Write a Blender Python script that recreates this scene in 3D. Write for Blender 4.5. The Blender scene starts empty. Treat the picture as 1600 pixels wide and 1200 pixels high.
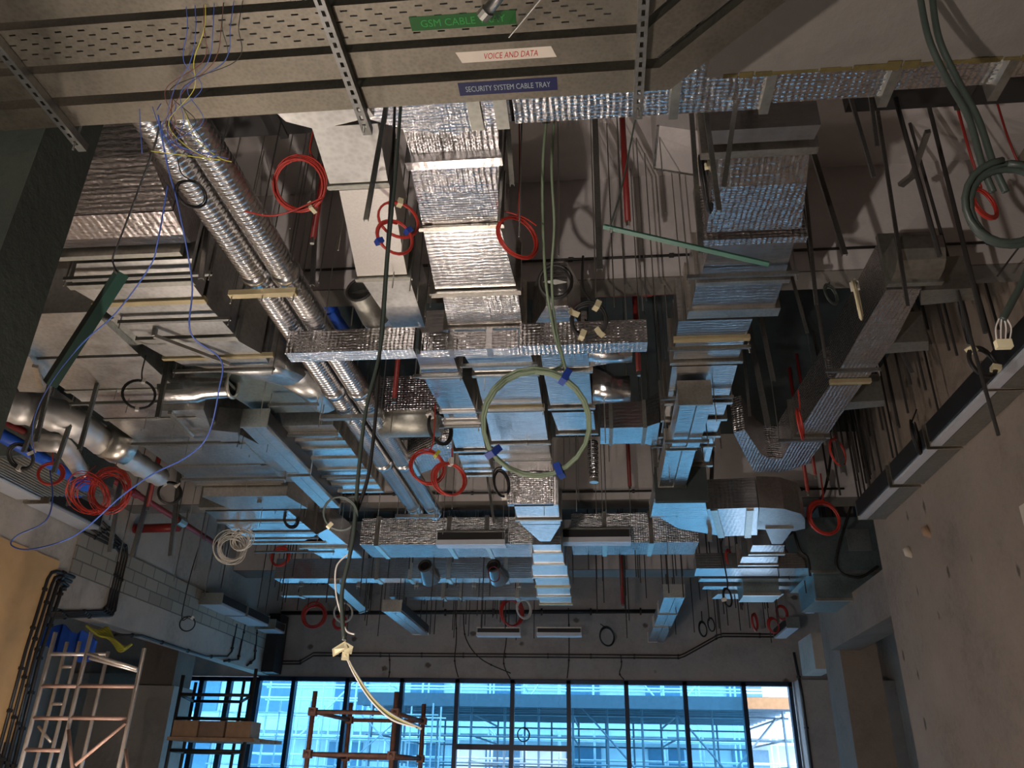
import bpy, math, random
from mathutils import Vector as V, Matrix
random.seed(7)
S = bpy.context.scene
COL = S.collection

# ------------------------------------------------------------------ camera
PITCH, ROLL, YAW, FPX = math.radians(26.267), math.radians(1.3286), math.radians(6.3386), 1249.6
CAM = V((0, 0, 1.6))
_cy, _sy = math.cos(YAW), math.sin(YAW)
FWD = V((-_sy*math.cos(PITCH), _cy*math.cos(PITCH), math.sin(PITCH)))
_r0 = V((_cy, _sy, 0)); _u0 = _r0.cross(FWD)
RT = _r0*math.cos(ROLL) + _u0*math.sin(ROLL)
UP = -_r0*math.sin(ROLL) + _u0*math.cos(ROLL)
cd = bpy.data.cameras.new('camera'); cam = bpy.data.objects.new('camera', cd); COL.objects.link(cam)
cam.matrix_world = Matrix(((RT.x, UP.x, -FWD.x, CAM.x), (RT.y, UP.y, -FWD.y, CAM.y), (RT.z, UP.z, -FWD.z, CAM.z), (0, 0, 0, 1)))
cd.sensor_width = 36; cd.lens = 36*FPX/1600; cd.clip_start = 0.05; cd.clip_end = 200
S.camera = cam

# ------------------------------------------------------------------ light
S.view_settings.view_transform = 'Standard'; S.view_settings.look = 'None'
S.view_settings.gamma = 1; S.view_settings.use_curve_mapping = False
S.view_settings.exposure = 0.0
W = bpy.data.worlds.new('sky'); S.world = W; W.use_nodes = True
bg = W.node_tree.nodes['Background']; bg.inputs[0].default_value = (0.52, 0.73, 1.0, 1); bg.inputs[1].default_value = 9.0
def lamp(name, kind, loc, power, color, size=0.15, aim=None, **kw):
    d = bpy.data.lights.new(name, kind); d.energy = power; d.color = color
    if kind == 'AREA':
        d.shape = 'RECTANGLE'; d.size = size; d.size_y = kw.pop('size_y', size)
    else: d.shadow_soft_size = size
    for k, v in kw.items(): setattr(d, k, v)
    o = bpy.data.objects.new(name, d); COL.objects.link(o); o.location = loc
    if aim: o.rotation_euler = (V(aim)-V(loc)).to_track_quat('-Z', 'Y').to_euler()
    return o
lamp('site_floodlight', 'SPOT', (-1.9, -0.6, 0.9), 620, (1.0, 0.87, 0.80), 0.06, (-0.6, 6, 6.2), spot_size=math.radians(125), spot_blend=0.5)
lamp('site_floodlight', 'SPOT', (-1.95, 3.2, 0.8), 110, (1.0, 0.86, 0.78), 0.06, (-1.9, 3.6, 6), spot_size=math.radians(140), spot_blend=0.5)
lamp('site_floodlight', 'POINT', (-1.75, 8.7, 0.55), 130, (1.0, 0.84, 0.72), 0.14)
lamp('site_floodlight', 'POINT', (-5.2, 8.4, 0.6), 150, (1.0, 0.84, 0.72), 0.12)
sun = lamp('sun', 'SUN', (0, 0, 12), 2.2, (1.0, 0.95, 0.88), 0.01); sun.rotation_euler = V((0.25, 0.62, -0.74)).to_track_quat('-Z', 'Y').to_euler(); sun.data.angle = 0.01
pl = lamp('window_portal', 'AREA', (-2, 19.9, 1.85), 1, (1, 1, 1), 12.5, (-2, 0, 1.85), size_y=3.7)
pl.data.cycles.is_portal = True

# ------------------------------------------------------------------ pixel -> place (1600 x 1200 frame)
def ray(x, y): return RT*((x-800)/FPX) - UP*((y-600)/FPX) + FWD
def Zp(x, y, z): d = ray(x, y); return CAM + d*((z-CAM.z)/d.z)
def Yp(x, y, v): d = ray(x, y); return CAM + d*(v/d.y)
def Xp(x, y, v): d = ray(x, y); return CAM + d*(v/d.x)
def LX(x, Y, z):
    a = RT - FWD*((x-800)/FPX)
    return -(Y*a.y + (z-CAM.z)*a.z)/a.x
def LZ(y, X, Y):
    a = UP + FWD*((y-600)/FPX)
    return CAM.z - (X*a.x + Y*a.y)/a.z

# ------------------------------------------------------------------ materials
def newmat(name):
    m = bpy.data.materials.new(name); m.use_nodes = True
    nt = m.node_tree; b = nt.nodes['Principled BSDF']
    return m, nt, b
def nd(nt, t, **kw):
    n = nt.nodes.new(t)
    for k, v in kw.items():
        if k.startswith('i_'): n.inputs[k[2:].replace('_', ' ')].default_value = v
        else: setattr(n, k, v)
    return n
def coords(nt, scale=(1, 1, 1), rot=(0, 0, 0)):
    g = nt.nodes.new('ShaderNodeTexCoord'); mp = nt.nodes.new('ShaderNodeMapping')
    mp.inputs['Scale'].default_value = scale; mp.inputs['Rotation'].default_value = rot
    nt.links.new(g.outputs['Object'], mp.inputs['Vector']); return mp.outputs['Vector']
def noise(nt, vec, sc, det=4, rough=0.6):
    n = nd(nt, 'ShaderNodeTexNoise', i_Scale=sc, i_Detail=det, i_Roughness=rough)
    nt.links.new(vec, n.inputs['Vector']); return n.outputs['Fac']
def ramp(nt, fac, stops):
    r = nt.nodes.new('ShaderNodeValToRGB'); e = r.color_ramp.elements
    while len(e) < len(stops): e.new(0.5)
    for q, (p, c) in zip(e, stops): q.position = p; q.color = (*c, 1)
    nt.links.new(fac, r.inputs['Fac']); return r.outputs['Color']
def bump(nt, b, h, strength, dist):
    n = nd(nt, 'ShaderNodeBump', i_Strength=strength, i_Distance=dist)
    nt.links.new(h, n.inputs['Height']); nt.links.new(n.outputs['Normal'], b.inputs['Normal'])
def plain(name, col, rough=0.6, metal=0.0, var=0.12, sc=9):
    m, nt, b = newmat(name)
    f = noise(nt, coords(nt), sc)
    nt.links.new(ramp(nt, f, [(0.3, [c*(1-var) for c in col]), (0.7, [min(1, c*(1+var)) for c in col])]), b.inputs['Base Color'])
    b.inputs['Roughness'].default_value = rough; b.inputs['Metallic'].default_value = metal
    return m
def math2(nt, op, a, bb):
    n = nt.nodes.new('ShaderNodeMath'); n.operation = op
    for i, v in enumerate((a, bb)):
        if isinstance(v, (int, float)): n.inputs[i].default_value = v
        else: nt.links.new(v, n.inputs[i])
    return n.outputs[0]
def foil(name, col, rough, gx=40, strength=0.65, dist=0.015):
    m, nt, b = newmat(name)
    v = coords(nt)
    w1 = nd(nt, 'ShaderNodeTexWave', wave_type='BANDS', bands_direction='X', i_Scale=gx*0.22, i_Distortion=2.2, i_Detail=2.0)
    w2 = nd(nt, 'ShaderNodeTexWave', wave_type='BANDS', bands_direction='Y', i_Scale=gx*0.30, i_Distortion=3.0, i_Detail=2.0)
    w3 = nd(nt, 'ShaderNodeTexWave', wave_type='BANDS', bands_direction='Z', i_Scale=gx*0.30, i_Distortion=3.0, i_Detail=2.0)
    for w in (w1, w2, w3): nt.links.new(v, w.inputs['Vector'])
    n1 = noise(nt, v, 9, 5, 0.6); n2 = noise(nt, coords(nt, (2, 9, 9)), 6, 3, 0.5)
    h = math2(nt, 'ADD', math2(nt, 'MULTIPLY', w1.outputs['Fac'], 0.22), math2(nt, 'MULTIPLY', math2(nt, 'ADD', w2.outputs['Fac'], w3.outputs['Fac']), 0.25))
    h = math2(nt, 'ADD', h, math2(nt, 'ADD', math2(nt, 'MULTIPLY', n1, 0.9), math2(nt, 'MULTIPLY', n2, 0.9)))
    bump(nt, b, h, strength, dist)
    nt.links.new(ramp(nt, n1, [(0.3, [c*0.8 for c in col]), (0.7, col)]), b.inputs['Base Color'])
    b.inputs['Metallic'].default_value = 1; b.inputs['Roughness'].default_value = rough
    return m
def galv(name, col, rough, sc=28):
    m, nt, b = newmat(name)
    v = coords(nt)
    vo = nd(nt, 'ShaderNodeTexVoronoi', i_Scale=sc); nt.links.new(v, vo.inputs['Vector'])
    n = noise(nt, v, 4, 5)
    f = math2(nt, 'ADD', math2(nt, 'MULTIPLY', vo.outputs['Distance'], 0.35), math2(nt, 'MULTIPLY', n, 0.7))
    nt.links.new(ramp(nt, f, [(0.25, [c*0.72 for c in col]), (0.65, col)]), b.inputs['Base Color'])
    nt.links.new(math2(nt, 'ADD', math2(nt, 'MULTIPLY', n, 0.25), rough-0.1), b.inputs['Roughness'])
    bump(nt, b, noise(nt, v, 5, 3), 0.15, 0.02)
    b.inputs['Metallic'].default_value = 1
    return m
def concrete(name, col, sc=1.3, stain=0.35, formwork=True):
    m, nt, b = newmat(name)
    v = coords(nt)
    n1 = noise(nt, v, sc, 7, 0.65); n2 = noise(nt, v, sc*14, 4, 0.7)
    f = math2(nt, 'ADD', math2(nt, 'MULTIPLY', n1, 0.75), math2(nt, 'MULTIPLY', n2, 0.3))
    nt.links.new(ramp(nt, f, [(0.3, [c*(1-stain) for c in col]), (0.52, col), (0.75, [min(1, c*1.18) for c in col])]), b.inputs['Base Color'])
    b.inputs['Roughness'].default_value = 0.9
    bump(nt, b, math2(nt, 'ADD', n2, math2(nt, 'MULTIPLY', n1, 2.0)), 0.35, 0.015)
    return m
def spotted(name, col, stain, vs, sc, rad):
    m, nt, b = newmat(name); v = coords(nt)
    n1 = noise(nt, v, 1.0, 7, 0.65); n2 = noise(nt, v, 15, 4, 0.7)
    f = math2(nt, 'ADD', math2(nt, 'MULTIPLY', n1, 0.75), math2(nt, 'MULTIPLY', n2, 0.3))
    base = ramp(nt, f, [(0.3, [c*(1-stain) for c in col]), (0.52, col), (0.75, [min(1, c*1.2) for c in col])])
    vo = nd(nt, 'ShaderNodeTexVoronoi', i_Scale=sc); vo.inputs['Randomness'].default_value = 0.75; nt.links.new(coords(nt, vs), vo.inputs['Vector'])
    d = math2(nt, 'ADD', vo.outputs['Distance'], math2(nt, 'MULTIPLY', n2, 0.12))
    mask = ramp(nt, d, [(rad, (0.35, 0.33, 0.30)), (rad+0.05, (1, 1, 1))])
    mx = nd(nt, 'ShaderNodeMix', data_type='RGBA', blend_type='MULTIPLY'); mx.inputs[0].default_value = 1
    nt.links.new(base, mx.inputs[6]); nt.links.new(mask, mx.inputs[7]); nt.links.new(mx.outputs[2], b.inputs['Base Color'])
    b.inputs['Roughness'].default_value = 0.9; bump(nt, b, math2(nt, 'ADD', n2, n1), 0.35, 0.015)
    return m
def blockwork(name):
    m, nt, b = newmat(name)
    v = coords(nt, (1, 1, 1), (0, math.pi/2, math.pi/2))
    g = nt.nodes.new('ShaderNodeTexCoord'); s = nt.nodes.new('ShaderNodeSeparateXYZ'); c = nt.nodes.new('ShaderNodeCombineXYZ')
    nt.links.new(g.outputs['Object'], s.inputs[0]); nt.links.new(s.outputs['Y'], c.inputs['X']); nt.links.new(s.outputs['Z'], c.inputs['Y'])
    br = nd(nt, 'ShaderNodeTexBrick', i_Scale=1.0)
    br.inputs['Brick Width'].default_value = 0.42; br.inputs['Row Height'].default_value = 0.21; br.inputs['Mortar Size'].default_value = 0.012
    br.inputs['Color1'].default_value = (0.40, 0.36, 0.29, 1); br.inputs['Color2'].default_value = (0.31, 0.275, 0.22, 1); br.inputs['Mortar'].default_value = (0.17, 0.165, 0.15, 1)
    nt.links.new(c.outputs[0], br.inputs['Vector'])
    nt.links.new(br.outputs['Color'], b.inputs['Base Color']); b.inputs['Roughness'].default_value = 0.95
    bump(nt, b, noise(nt, v, 25), 0.4, 0.01)
    return m
M = {}
M['foil'] = foil('foil_facing', (0.80, 0.77, 0.76), 0.22)
M['foilsmooth'] = foil('foil_facing_flat', (0.80, 0.79, 0.78), 0.24, 26, 0.25, 0.008)
M['foilfine'] = foil('dimmed_foil_facing', (0.62, 0.57, 0.56), 0.26, 30, 0.4, 0.012)  # colour darkened to carry the dark reflection on the left duct
M['satin'] = plain('satin_duct_sleeve', (0.72, 0.70, 0.67), 0.5, 0.85, 0.1, 5)
M['galv'] = galv('galvanised_sheet', (0.66, 0.66, 0.64), 0.34)
M['spiral'] = plain('bright_spiral_sheet', (0.72, 0.71, 0.70), 0.26, 1.0, 0.08, 3)
M['galvdull'] = galv('dull_galvanised_sheet', (0.46, 0.46, 0.41), 0.45)
M['tray'] = galv('tray_sheet', (0.30, 0.27, 0.215), 0.42, 60)
M['pale'] = plain('pale_primer_sheet', (0.80, 0.76, 0.70), 0.38, 0.6, 0.06, 60)
M['strut'] = galv('steel_channel', (0.33, 0.33, 0.31), 0.42, 50)
M['rod'] = plain('threaded_steel', (0.50, 0.49, 0.46), 0.4, 1.0)
M['darksteel'] = plain('dark_steel', (0.05, 0.048, 0.045), 0.5, 0.3)
M['flange'] = galv('flange_strip', (0.74, 0.70, 0.62), 0.3, 40)
M['tape'] = plain('yellowed_tape', (0.62, 0.52, 0.30), 0.4, 0.5)
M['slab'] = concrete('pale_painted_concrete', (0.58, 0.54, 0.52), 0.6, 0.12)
M['conc'] = concrete('bare_concrete', (0.47, 0.42, 0.36), 0.8, 0.4)
M['concw'] = concrete('weathered_concrete', (0.235, 0.195, 0.16), 1.1, 0.35)
M['concfar'] = spotted('spotted_concrete', (0.40, 0.36, 0.33), 0.3, (1, 1, 1.3), 1.25, 0.13)
M['concright'] = spotted('streaked_concrete', (0.28, 0.225, 0.18), 0.4, (1, 1.6, 0.7), 1.7, 0.12)
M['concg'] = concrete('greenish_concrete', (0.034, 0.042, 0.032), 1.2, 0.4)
M['soffit'] = concrete('shade_toned_soffit', (0.19, 0.175, 0.155), 0.8, 0.2)  # shade on the undersides is put into this darker colour
M['whitealu'] = plain('white_aluminium', (0.72, 0.75, 0.80), 0.3, 0.25, 0.04)
M['floor'] = concrete('floor_screed', (0.50, 0.49, 0.47), 0.5, 0.25)
M['block'] = blockwork('block_masonry')
M['foam'] = concrete('expanding_foam', (0.13, 0.10, 0.03), 9, 0.7)
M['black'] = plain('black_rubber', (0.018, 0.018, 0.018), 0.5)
M['darkpipe'] = plain('black_conduit', (0.022, 0.021, 0.021), 0.45)
M['darkgreen'] = plain('dark_green_sheath', (0.045, 0.06, 0.05), 0.45)
M['red'] = plain('red_cable', (0.50, 0.045, 0.03), 0.4)
M['redpipe'] = plain('red_pipe', (0.24, 0.022, 0.018), 0.45)
M['blue'] = plain('blue_wire', (0.05, 0.10, 0.36), 0.4)
M['bluepipe'] = plain('blue_pipe', (0.02, 0.10, 0.55), 0.4)
M['yellow'] = plain('yellow_green_wire', (0.50, 0.48, 0.06), 0.4)
M['brown'] = plain('brown_wire', (0.14, 0.045, 0.03), 0.45)
M['greencable'] = plain('pale_green_cable', (0.22, 0.29, 0.18), 0.45)
M['white'] = plain('white_cable', (0.70, 0.66, 0.60), 0.5)
M['cream'] = plain('cream_tape', (0.78, 0.70, 0.45), 0.7)
M['tiebl'] = plain('blue_tie', (0.02, 0.06, 0.34), 0.4)
M['greenbar'] = plain('green_painted_steel', (0.02, 0.06, 0.045), 0.4)
M['greenpale'] = plain('pale_green_painted_steel', (0.05, 0.16, 0.11), 0.4)
M['greenlabel'] = plain('green_label', (0.003, 0.075, 0.006), 0.45, 0, 0.03)
M['greenink'] = plain('pale_green_ink', (0.02, 0.24, 0.04), 0.5, 0, 0.03)
M['bluelabel'] = plain('navy_label', (0.003, 0.006, 0.06), 0.4, 0, 0.03)
M['whiteink'] = plain('silver_ink', (0.32, 0.38, 0.38), 0.5, 0, 0.03)
M['redink'] = plain('red_marker', (0.45, 0.02, 0.02), 0.6, 0, 0.03)
M['masking'] = plain('masking_tape', (0.62, 0.55, 0.45), 0.7, 0, 0.05)
M['navy'] = plain('navy_frame', (0.012, 0.03, 0.06), 0.35)
M['alum'] = plain('aluminium_tube', (0.66, 0.60, 0.55), 0.35, 0.6)
M['rust'] = plain('rusty_tube', (0.12, 0.058, 0.042), 0.75, 0.2, 0.35, 14)
M['salmon'] = plain('salmon_tube', (0.40, 0.25, 0.20), 0.5)
M['tan'] = plain('tan_board', (0.60, 0.38, 0.17), 0.7, 0, 0.08, 3)
M['carton'] = plain('dull_carton', (0.30, 0.20, 0.14), 0.8)
M['plank'] = plain('timber_plank', (0.42, 0.27, 0.17), 0.8, 0, 0.15, 6)
M['facade'] = plain('pale_facade', (0.62, 0.68, 0.70), 0.8, 0, 0.1, 2)
M['paneglass'] = plain('dark_pane', (0.10, 0.20, 0.28), 0.15)
M['outtube'] = plain('scaffold_tube', (0.16, 0.22, 0.26), 0.5, 0.4)
M['outlight'] = plain('bright_scaffold_tube', (0.62, 0.70, 0.74), 0.5, 0.2)
M['deckwood'] = plain('walkway_boards', (0.10, 0.14, 0.17), 0.8)
M['orange'] = plain('orange_board', (0.45, 0.20, 0.08), 0.7)
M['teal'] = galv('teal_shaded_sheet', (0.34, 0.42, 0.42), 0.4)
M['darksheet'] = plain('dark_matt_sheet', (0.04, 0.055, 0.055), 0.8)  # plain dark sheet; on the ceiling it stands in for shade
def glassmat(name, tint, gl):
    m, nt, b = newmat(name); nt.nodes.remove(b)
    t = nd(nt, 'ShaderNodeBsdfTransparent'); t.inputs['Color'].default_value = (*tint, 1)
    g = nd(nt, 'ShaderNodeBsdfGlossy'); g.inputs['Roughness'].default_value = 0.03; g.inputs['Color'].default_value = (0.8, 0.95, 1, 1)
    x = nt.nodes.new('ShaderNodeMixShader'); x.inputs[0].default_value = gl
    nt.links.new(t.outputs[0], x.inputs[1]); nt.links.new(g.outputs[0], x.inputs[2])
    nt.links.new(x.outputs[0], nt.nodes['Material Output'].inputs['Surface'])
    return m
M['glass'] = glassmat('tinted_glass', (0.47, 0.71, 0.82), 0.05)
M['clearglass'] = glassmat('clear_glass', (0.92, 0.95, 0.98), 0.04)

# ------------------------------------------------------------------ mesh builder
class MB:
    def __init__(s): s.v = []; s.f = []
    def add(s, vs, fs):
        o = len(s.v); s.v += [V(p) for p in vs]; s.f += [tuple(i+o for i in f) for f in fs]; return s
    def box(s, x0, x1, y0, y1, z0, z1):
        return s.add([(x0, y0, z0), (x1, y0, z0), (x1, y1, z0), (x0, y1, z0), (x0, y0, z1), (x1, y0, z1), (x1, y1, z1), (x0, y1, z1)],
                     [(3, 2, 1, 0), (4, 5, 6, 7), (0, 1, 5, 4), (1, 2, 6, 5), (2, 3, 7, 6), (3, 0, 4, 7)])
    def loft(s, rings, caps=True, closed=False):
        n = len(rings[0]); vs = [p for r in rings for p in r]; fs = []
        k = len(rings)
        for i in range(k if closed else k-1):
            for j in range(n):
                a, b = i*n+j, i*n+(j+1) % n; c, d = ((i+1) % k)*n+(j+1) % n, ((i+1) % k)*n+j
                fs.append((a, b, c, d))
        if caps and not closed: fs += [tuple(reversed(range(n))), tuple(range((k-1)*n, k*n))]
        return s.add(vs, fs)
    def frame(s, d):
        d = d.normalized(); a = V((0, 0, 1)) if abs(d.z) < 0.9 else V((0, 1, 0))
        u = d.cross(a).normalized(); return u, u.cross(d).normalized()
    def bar(s, p, q, w, h):
        p, q = V(p), V(q); u, v = s.frame(q-p)
        r = lambda c: [c+u*w/2+v*h/2, c-u*w/2+v*h/2, c-u*w/2-v*h/2, c+u*w/2-v*h/2]
        return s.loft([r(p), r(q)])
    def angle(s, p, q, w, t=0.006):
        p, q = V(p), V(q); u, v = s.frame(q-p)
        sec = [(0, 0), (w, 0), (w, t), (t, t), (t, w), (0, w)]
        return s.loft([[c+u*a+v*b for a, b in sec] for c in (p, q)])
    def cchan(s, p, q, w, h, t=0.004, flip=1):
        p, q = V(p), V(q); u, v = s.frame(q-p)
        sec = [(-w/2, 0), (w/2, 0), (w/2, h), (w/2-t, h), (w/2-t, t), (-w/2+t, t), (-w/2+t, h), (-w/2, h)]
        return s.loft([[c+u*a+v*b*flip for a, b in sec] for c in (p, q)])
    def tube(s, pts, r, n=8, closed=False, caps=True):
        pts = [V(p) for p in pts]; k = len(pts); rings = []; prev = None
        rr = r if isinstance(r, (list, tuple)) else [r]*k
        for i, p in enumerate(pts):
            if closed: d = pts[(i+1) % k]-pts[i-1]
            else: d = pts[min(i+1, k-1)]-pts[max(i-1, 0)]
            if d.length < 1e-9: d = V((0, 0, 1))
            d.normalize()
            if prev is None: u, _ = s.frame(d)
            else:
                u = prev - d*prev.dot(d)
                u = u.normalized() if u.length > 1e-6 else s.frame(d)[0]
            prev = u; v = d.cross(u)
            rings.append([p+(u*math.cos(2*math.pi*j/n)+v*math.sin(2*math.pi*j/n))*rr[i] for j in range(n)])
        return s.loft(rings, caps, closed)
class Thing:
    def __init__(s, name, label, cat, group=None, kind=None):
        s.name, s.label, s.cat, s.group, s.kind, s.parts = name, label, cat, group, kind, []
    def part(s, name, mat, mb=None, sub=None, label=None, smooth=False, kind=None):
        mb = mb or MB(); s.parts.append([name, mat, mb, sub, label, smooth, kind]); return mb
    def done(s):
        ps = [p for p in s.parts if p[2].v]
        allv = [v for p in ps for v in p[2].v]
        lo = V([min(v[i] for v in allv) for i in range(3)]); hi = V([max(v[i] for v in allv) for i in range(3)])
        base = V(((lo.x+hi.x)/2, (lo.y+hi.y)/2, lo.z))
        root = None
        if len(ps) > 1:
            root = bpy.data.objects.new(s.name, None); COL.objects.link(root); root.location = base; root.empty_display_size = 0.1
        objs = {}
        for name, mat, mb, sub, lab, sm, kind in ps:
            me = bpy.data.meshes.new(name if root else s.name)
            me.from_pydata([tuple(v-base) for v in mb.v], [], mb.f)
            me.materials.append(M[mat]); me.validate()
            if sm:
                me.polygons.foreach_set('use_smooth', [True]*len(me.polygons))
            o = bpy.data.objects.new(name if root else s.name, me); COL.objects.link(o)
            if root: o.parent = objs[id(sub)] if sub is not None else root
            else: o.location = base
            if lab: o['label'] = lab
            if kind: o['kind'] = kind
            objs[id(mb)] = o
        t = root or list(objs.values())[0]
        if s.kind: t['kind'] = s.kind
        if s.label: t['label'] = s.label
        if s.cat: t['category'] = s.cat
        if s.group: t['group'] = s.group
        return t
def one(name, label, cat, mat, mb, group=None, kind=None, smooth=False):
    t = Thing(name, label, cat, group, kind); t.part(name, mat, mb, smooth=smooth); return t.done()
def struct(name, mat, mb, label=None): return one(name, label, None, mat, mb, None, 'structure')
def spline(pts, n=8):
    pts = [V(p) for p in pts]; out = []
    for i in range(len(pts)-1):
        a, b, c, d = pts[max(i-1, 0)], pts[i], pts[i+1], pts[min(i+2, len(pts)-1)]
        for k in range(n):
            t = k/n
            out.append(0.5*((2*b)+(c-a)*t+(2*a-5*b+4*c-d)*t*t+(3*b-a-3*c+d)*t**3))
    return out+[pts[-1]]
ORD = ['first', 'second', 'third', 'fourth', 'fifth', 'sixth', 'seventh', 'eighth', 'ninth', 'tenth', 'eleventh', 'twelfth', 'thirteenth', 'fourteenth']

# ------------------------------------------------------------------ the setting
SLAB, SOF = 6.75, 5.6
BEAMS = [(6.02, 6.3), (12.3, 12.75), (17.0, 17.7)]
XL, XR, YF = -8.0, 3.9, 20.0
def top(Y, X=0):
    if Y < 3.02 and X > 0.55: return 4.8
    for a, b in BEAMS:
        if a-0.02 <= Y <= b+0.02: return SOF
    return SLAB
struct('floor', 'floor', MB().box(-13, 7, -4, 20.1, -0.2, 0))
struct('ceiling', 'slab', MB().box(-13, 7, -4, 20.4, SLAB, SLAB+0.3))
for i, (a, b) in enumerate(BEAMS):
    struct('trim_%d' % (i+1), 'slab', MB().box(XL, 6.5, a, b, SOF+.012, SLAB)); struct('trim_%d' % (i+11), 'soffit', MB().box(XL, 6.5, a, b, SOF, SOF+.012))  # thin darker strip added below each beam for its shaded underside
struct('trim_6', 'darksheet', MB().box(-4, 0.6, -4, 2.95, SLAB-0.05, SLAB).box(XL, 6.5, 6.3, 12.3, SLAB-0.05, SLAB).box(XL, 6.5, 12.75, 17.0, SLAB-0.05, SLAB).box(XL, 6.5, 17.7, 20.0, SLAB-0.05, SLAB))  # dark sheets added below the slab where it is only unlit
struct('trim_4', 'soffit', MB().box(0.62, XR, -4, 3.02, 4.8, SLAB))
# left wall: solid, then a long opening under a lintel, block courses above it
struct('wall_left', 'conc', MB().box(-8.3, XL, -4, 11.1, 0, SLAB).box(-8.3, XL, 11.1, YF, 3.74, SLAB))
struct('trim_5', 'block', MB().box(XL, XL+0.03, 11.45, 19.9, 4.28, 4.92))
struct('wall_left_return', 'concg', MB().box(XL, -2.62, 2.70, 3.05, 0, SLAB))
struct('wall_right', 'concright', MB().box(XR, XR+0.4, -4, 11.4, 0, SLAB))
struct('wall_right_recess', 'conc', MB().box(6.5, 6.8, 11.4, 20.4, 0, SLAB).box(4.3, 6.8, 11.15, 11.4, 0, SLAB))
struct('wall_back', 'conc', MB().box(-8.3, 4.3, -4.3, -4, 0, SLAB))
struct('wall_far', 'concfar', MB().box(-13, 6.8, YF, YF+0.4, 3.72, SLAB).box(4.42, 6.8, YF-0.5, YF+0.4, 0, 3.72))
struct('wall_side_room', 'conc', MB().box(-13.3, -13, 4.3, 20.4, 0, SLAB).box(-13, -8.3, 4.3, 4.6, 0, SLAB).box(-13, -10.45, YF-.3, YF+.4, 0, 3.72))
def thing1(name, label, cat, mat, mb, **k): return one(name, label, cat, mat, mb, **k)
thing1('concrete_column', 'square concrete column standing right of the glazing, lit blue on its left side', 'column', 'concw', MB().box(4.17, 4.80, 15, 16.05, 0, 6.74))
thing1('concrete_beam', 'short concrete beam bridging the right wall end and the column', 'beam', 'concw', MB().box(4.02, 4.5, 11.41, 14.99, 3.72, 4.36))
thing1('concrete_beam', 'small concrete bracket beam behind the right column, above the brown wall', 'beam', 'conc', MB().box(4.32, 4.7, 17.4, 18.6, 3.7, 4.4))
lc = Thing('concrete_column', 'wide pale concrete column inside the left opening behind the scaffold', 'column')
lc.part('shaft', 'conc', MB().box(-10.75, -8.85, 17, 18, 0, 3.2)); lc.part('neck', 'concw', MB().box(-9.75, -8.95, 17.1, 17.9, 3.2, 4.3)); lc.done()
thing1('steel_post', 'black steel post in the far left corner beside the glazing', 'post', 'black', MB().box(-7.97, -7.68, 19.3, 19.85, 3.75, 5.1))
# damp foam line along the near soffit edge
fb = MB()
for i in range(40):
    x = 0.7+i*0.079; r = 0.003+0.013*random.random()**2; a = random.uniform(-.02, .02)
    fb.box(x, x+0.085+a, 3.012-r*1.8, 3.024+r, 4.8-r*.5, 4.80+r)
thing1('foam_bead', 'crusty yellow brown foam bead along the edge of the near soffit', 'foam', 'foam', fb)
tb = MB().box(XL, XL+0.025, 9.3, 11.15, 1.9, 4.38)
thing1('tan_board', 'tan board fixed on the left wall beside the black conduits', 'board', 'tan', tb)
thing1('patch_plate', 'small pale square patch on the right concrete wall', 'patch', 'masking', MB().box(XR-0.006, XR, 7.3, 7.55, 3.62, 3.95))
for i, (x, y, c) in enumerate(((1423, 862, 'pale knob of set mortar on the right wall above the other'), (1452, 830, 'tan crumbling mortar lump on the right wall below the diffusers'))):
    p = Xp(x, y, XR); mb = MB()
    mb.tube([p+V((0.02, 0, -0.06)), p+V((-0.02, 0.02, -0.02)), p+V((-0.03, 0.03, 0.03)), p+V((0.01, 0.04, 0.07))], [0.03, 0.055, 0.05, 0.02], 7)
    thing1('mortar_lump', c, 'mortar', ('masking', 'plank')[i], mb, smooth=True)

# glazing
MUL = [-8.27, -7.38, -6.04, -4.7, -3.36, -2.04, -0.72, 0.62, 1.96, 3.29, 4.38]
for i in range(len(MUL)-1):
    a, b = MUL[i], MUL[i+1]; last = i == len(MUL)-2
    t = Thing('window_%d' % (i+1), None, None, None, 'structure')
    f = MB(); w = 0.05
    f.box(b-w if not last else b-0.09, b+w if not last else b, YF-0.05, YF+0.12, 0, 3.7)
    if i == 0: f.box(a-0.05, a+0.05, YF-0.05, YF+0.12, 0, 3.7)
    f.box(a, b, YF-0.05, YF+0.12, 3.62, 3.72)
    f.box(a, b, YF-0.04, YF+0.1, 1.62, 1.72)
    if i == 4 or i == 5: f.box(a, b, YF-0.04, YF+0.1, 2.18, 2.30)
    t.part('window_frame', 'navy', f)
    if i in (4, 5): t.part('pane', 'glass', MB().box(a+w, b-w, YF+0.02, YF+0.03, 2.30, 3.62)); t.part('pane', 'clearglass', MB().box(a+w, b-w, YF+0.02, YF+0.03, 0, 2.18))
    else: t.part('pane', 'clearglass' if last else 'glass', MB().box(a+w, b-w, YF+0.02, YF+0.03, 0, 3.62))
    t.done()
t = Thing('window_11', None, None, None, 'structure')
f = MB()
for x in (-10.4, -9.7, -9.0, -8.4): f.box(x-0.06, x+0.06, YF-0.05, YF+0.1, 0, 3.7)
for z in (0.9, 2.3, 3.65): f.box(-10.4, -8.4, YF-0.05, YF+0.1, z-0.05, z+0.05)
t.part('window_frame', 'navy', f); t.part('pane', 'glass', MB().box(-10.4, -8.4, YF+0.02, YF+0.03, 0, 3.65)); t.done()

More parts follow.
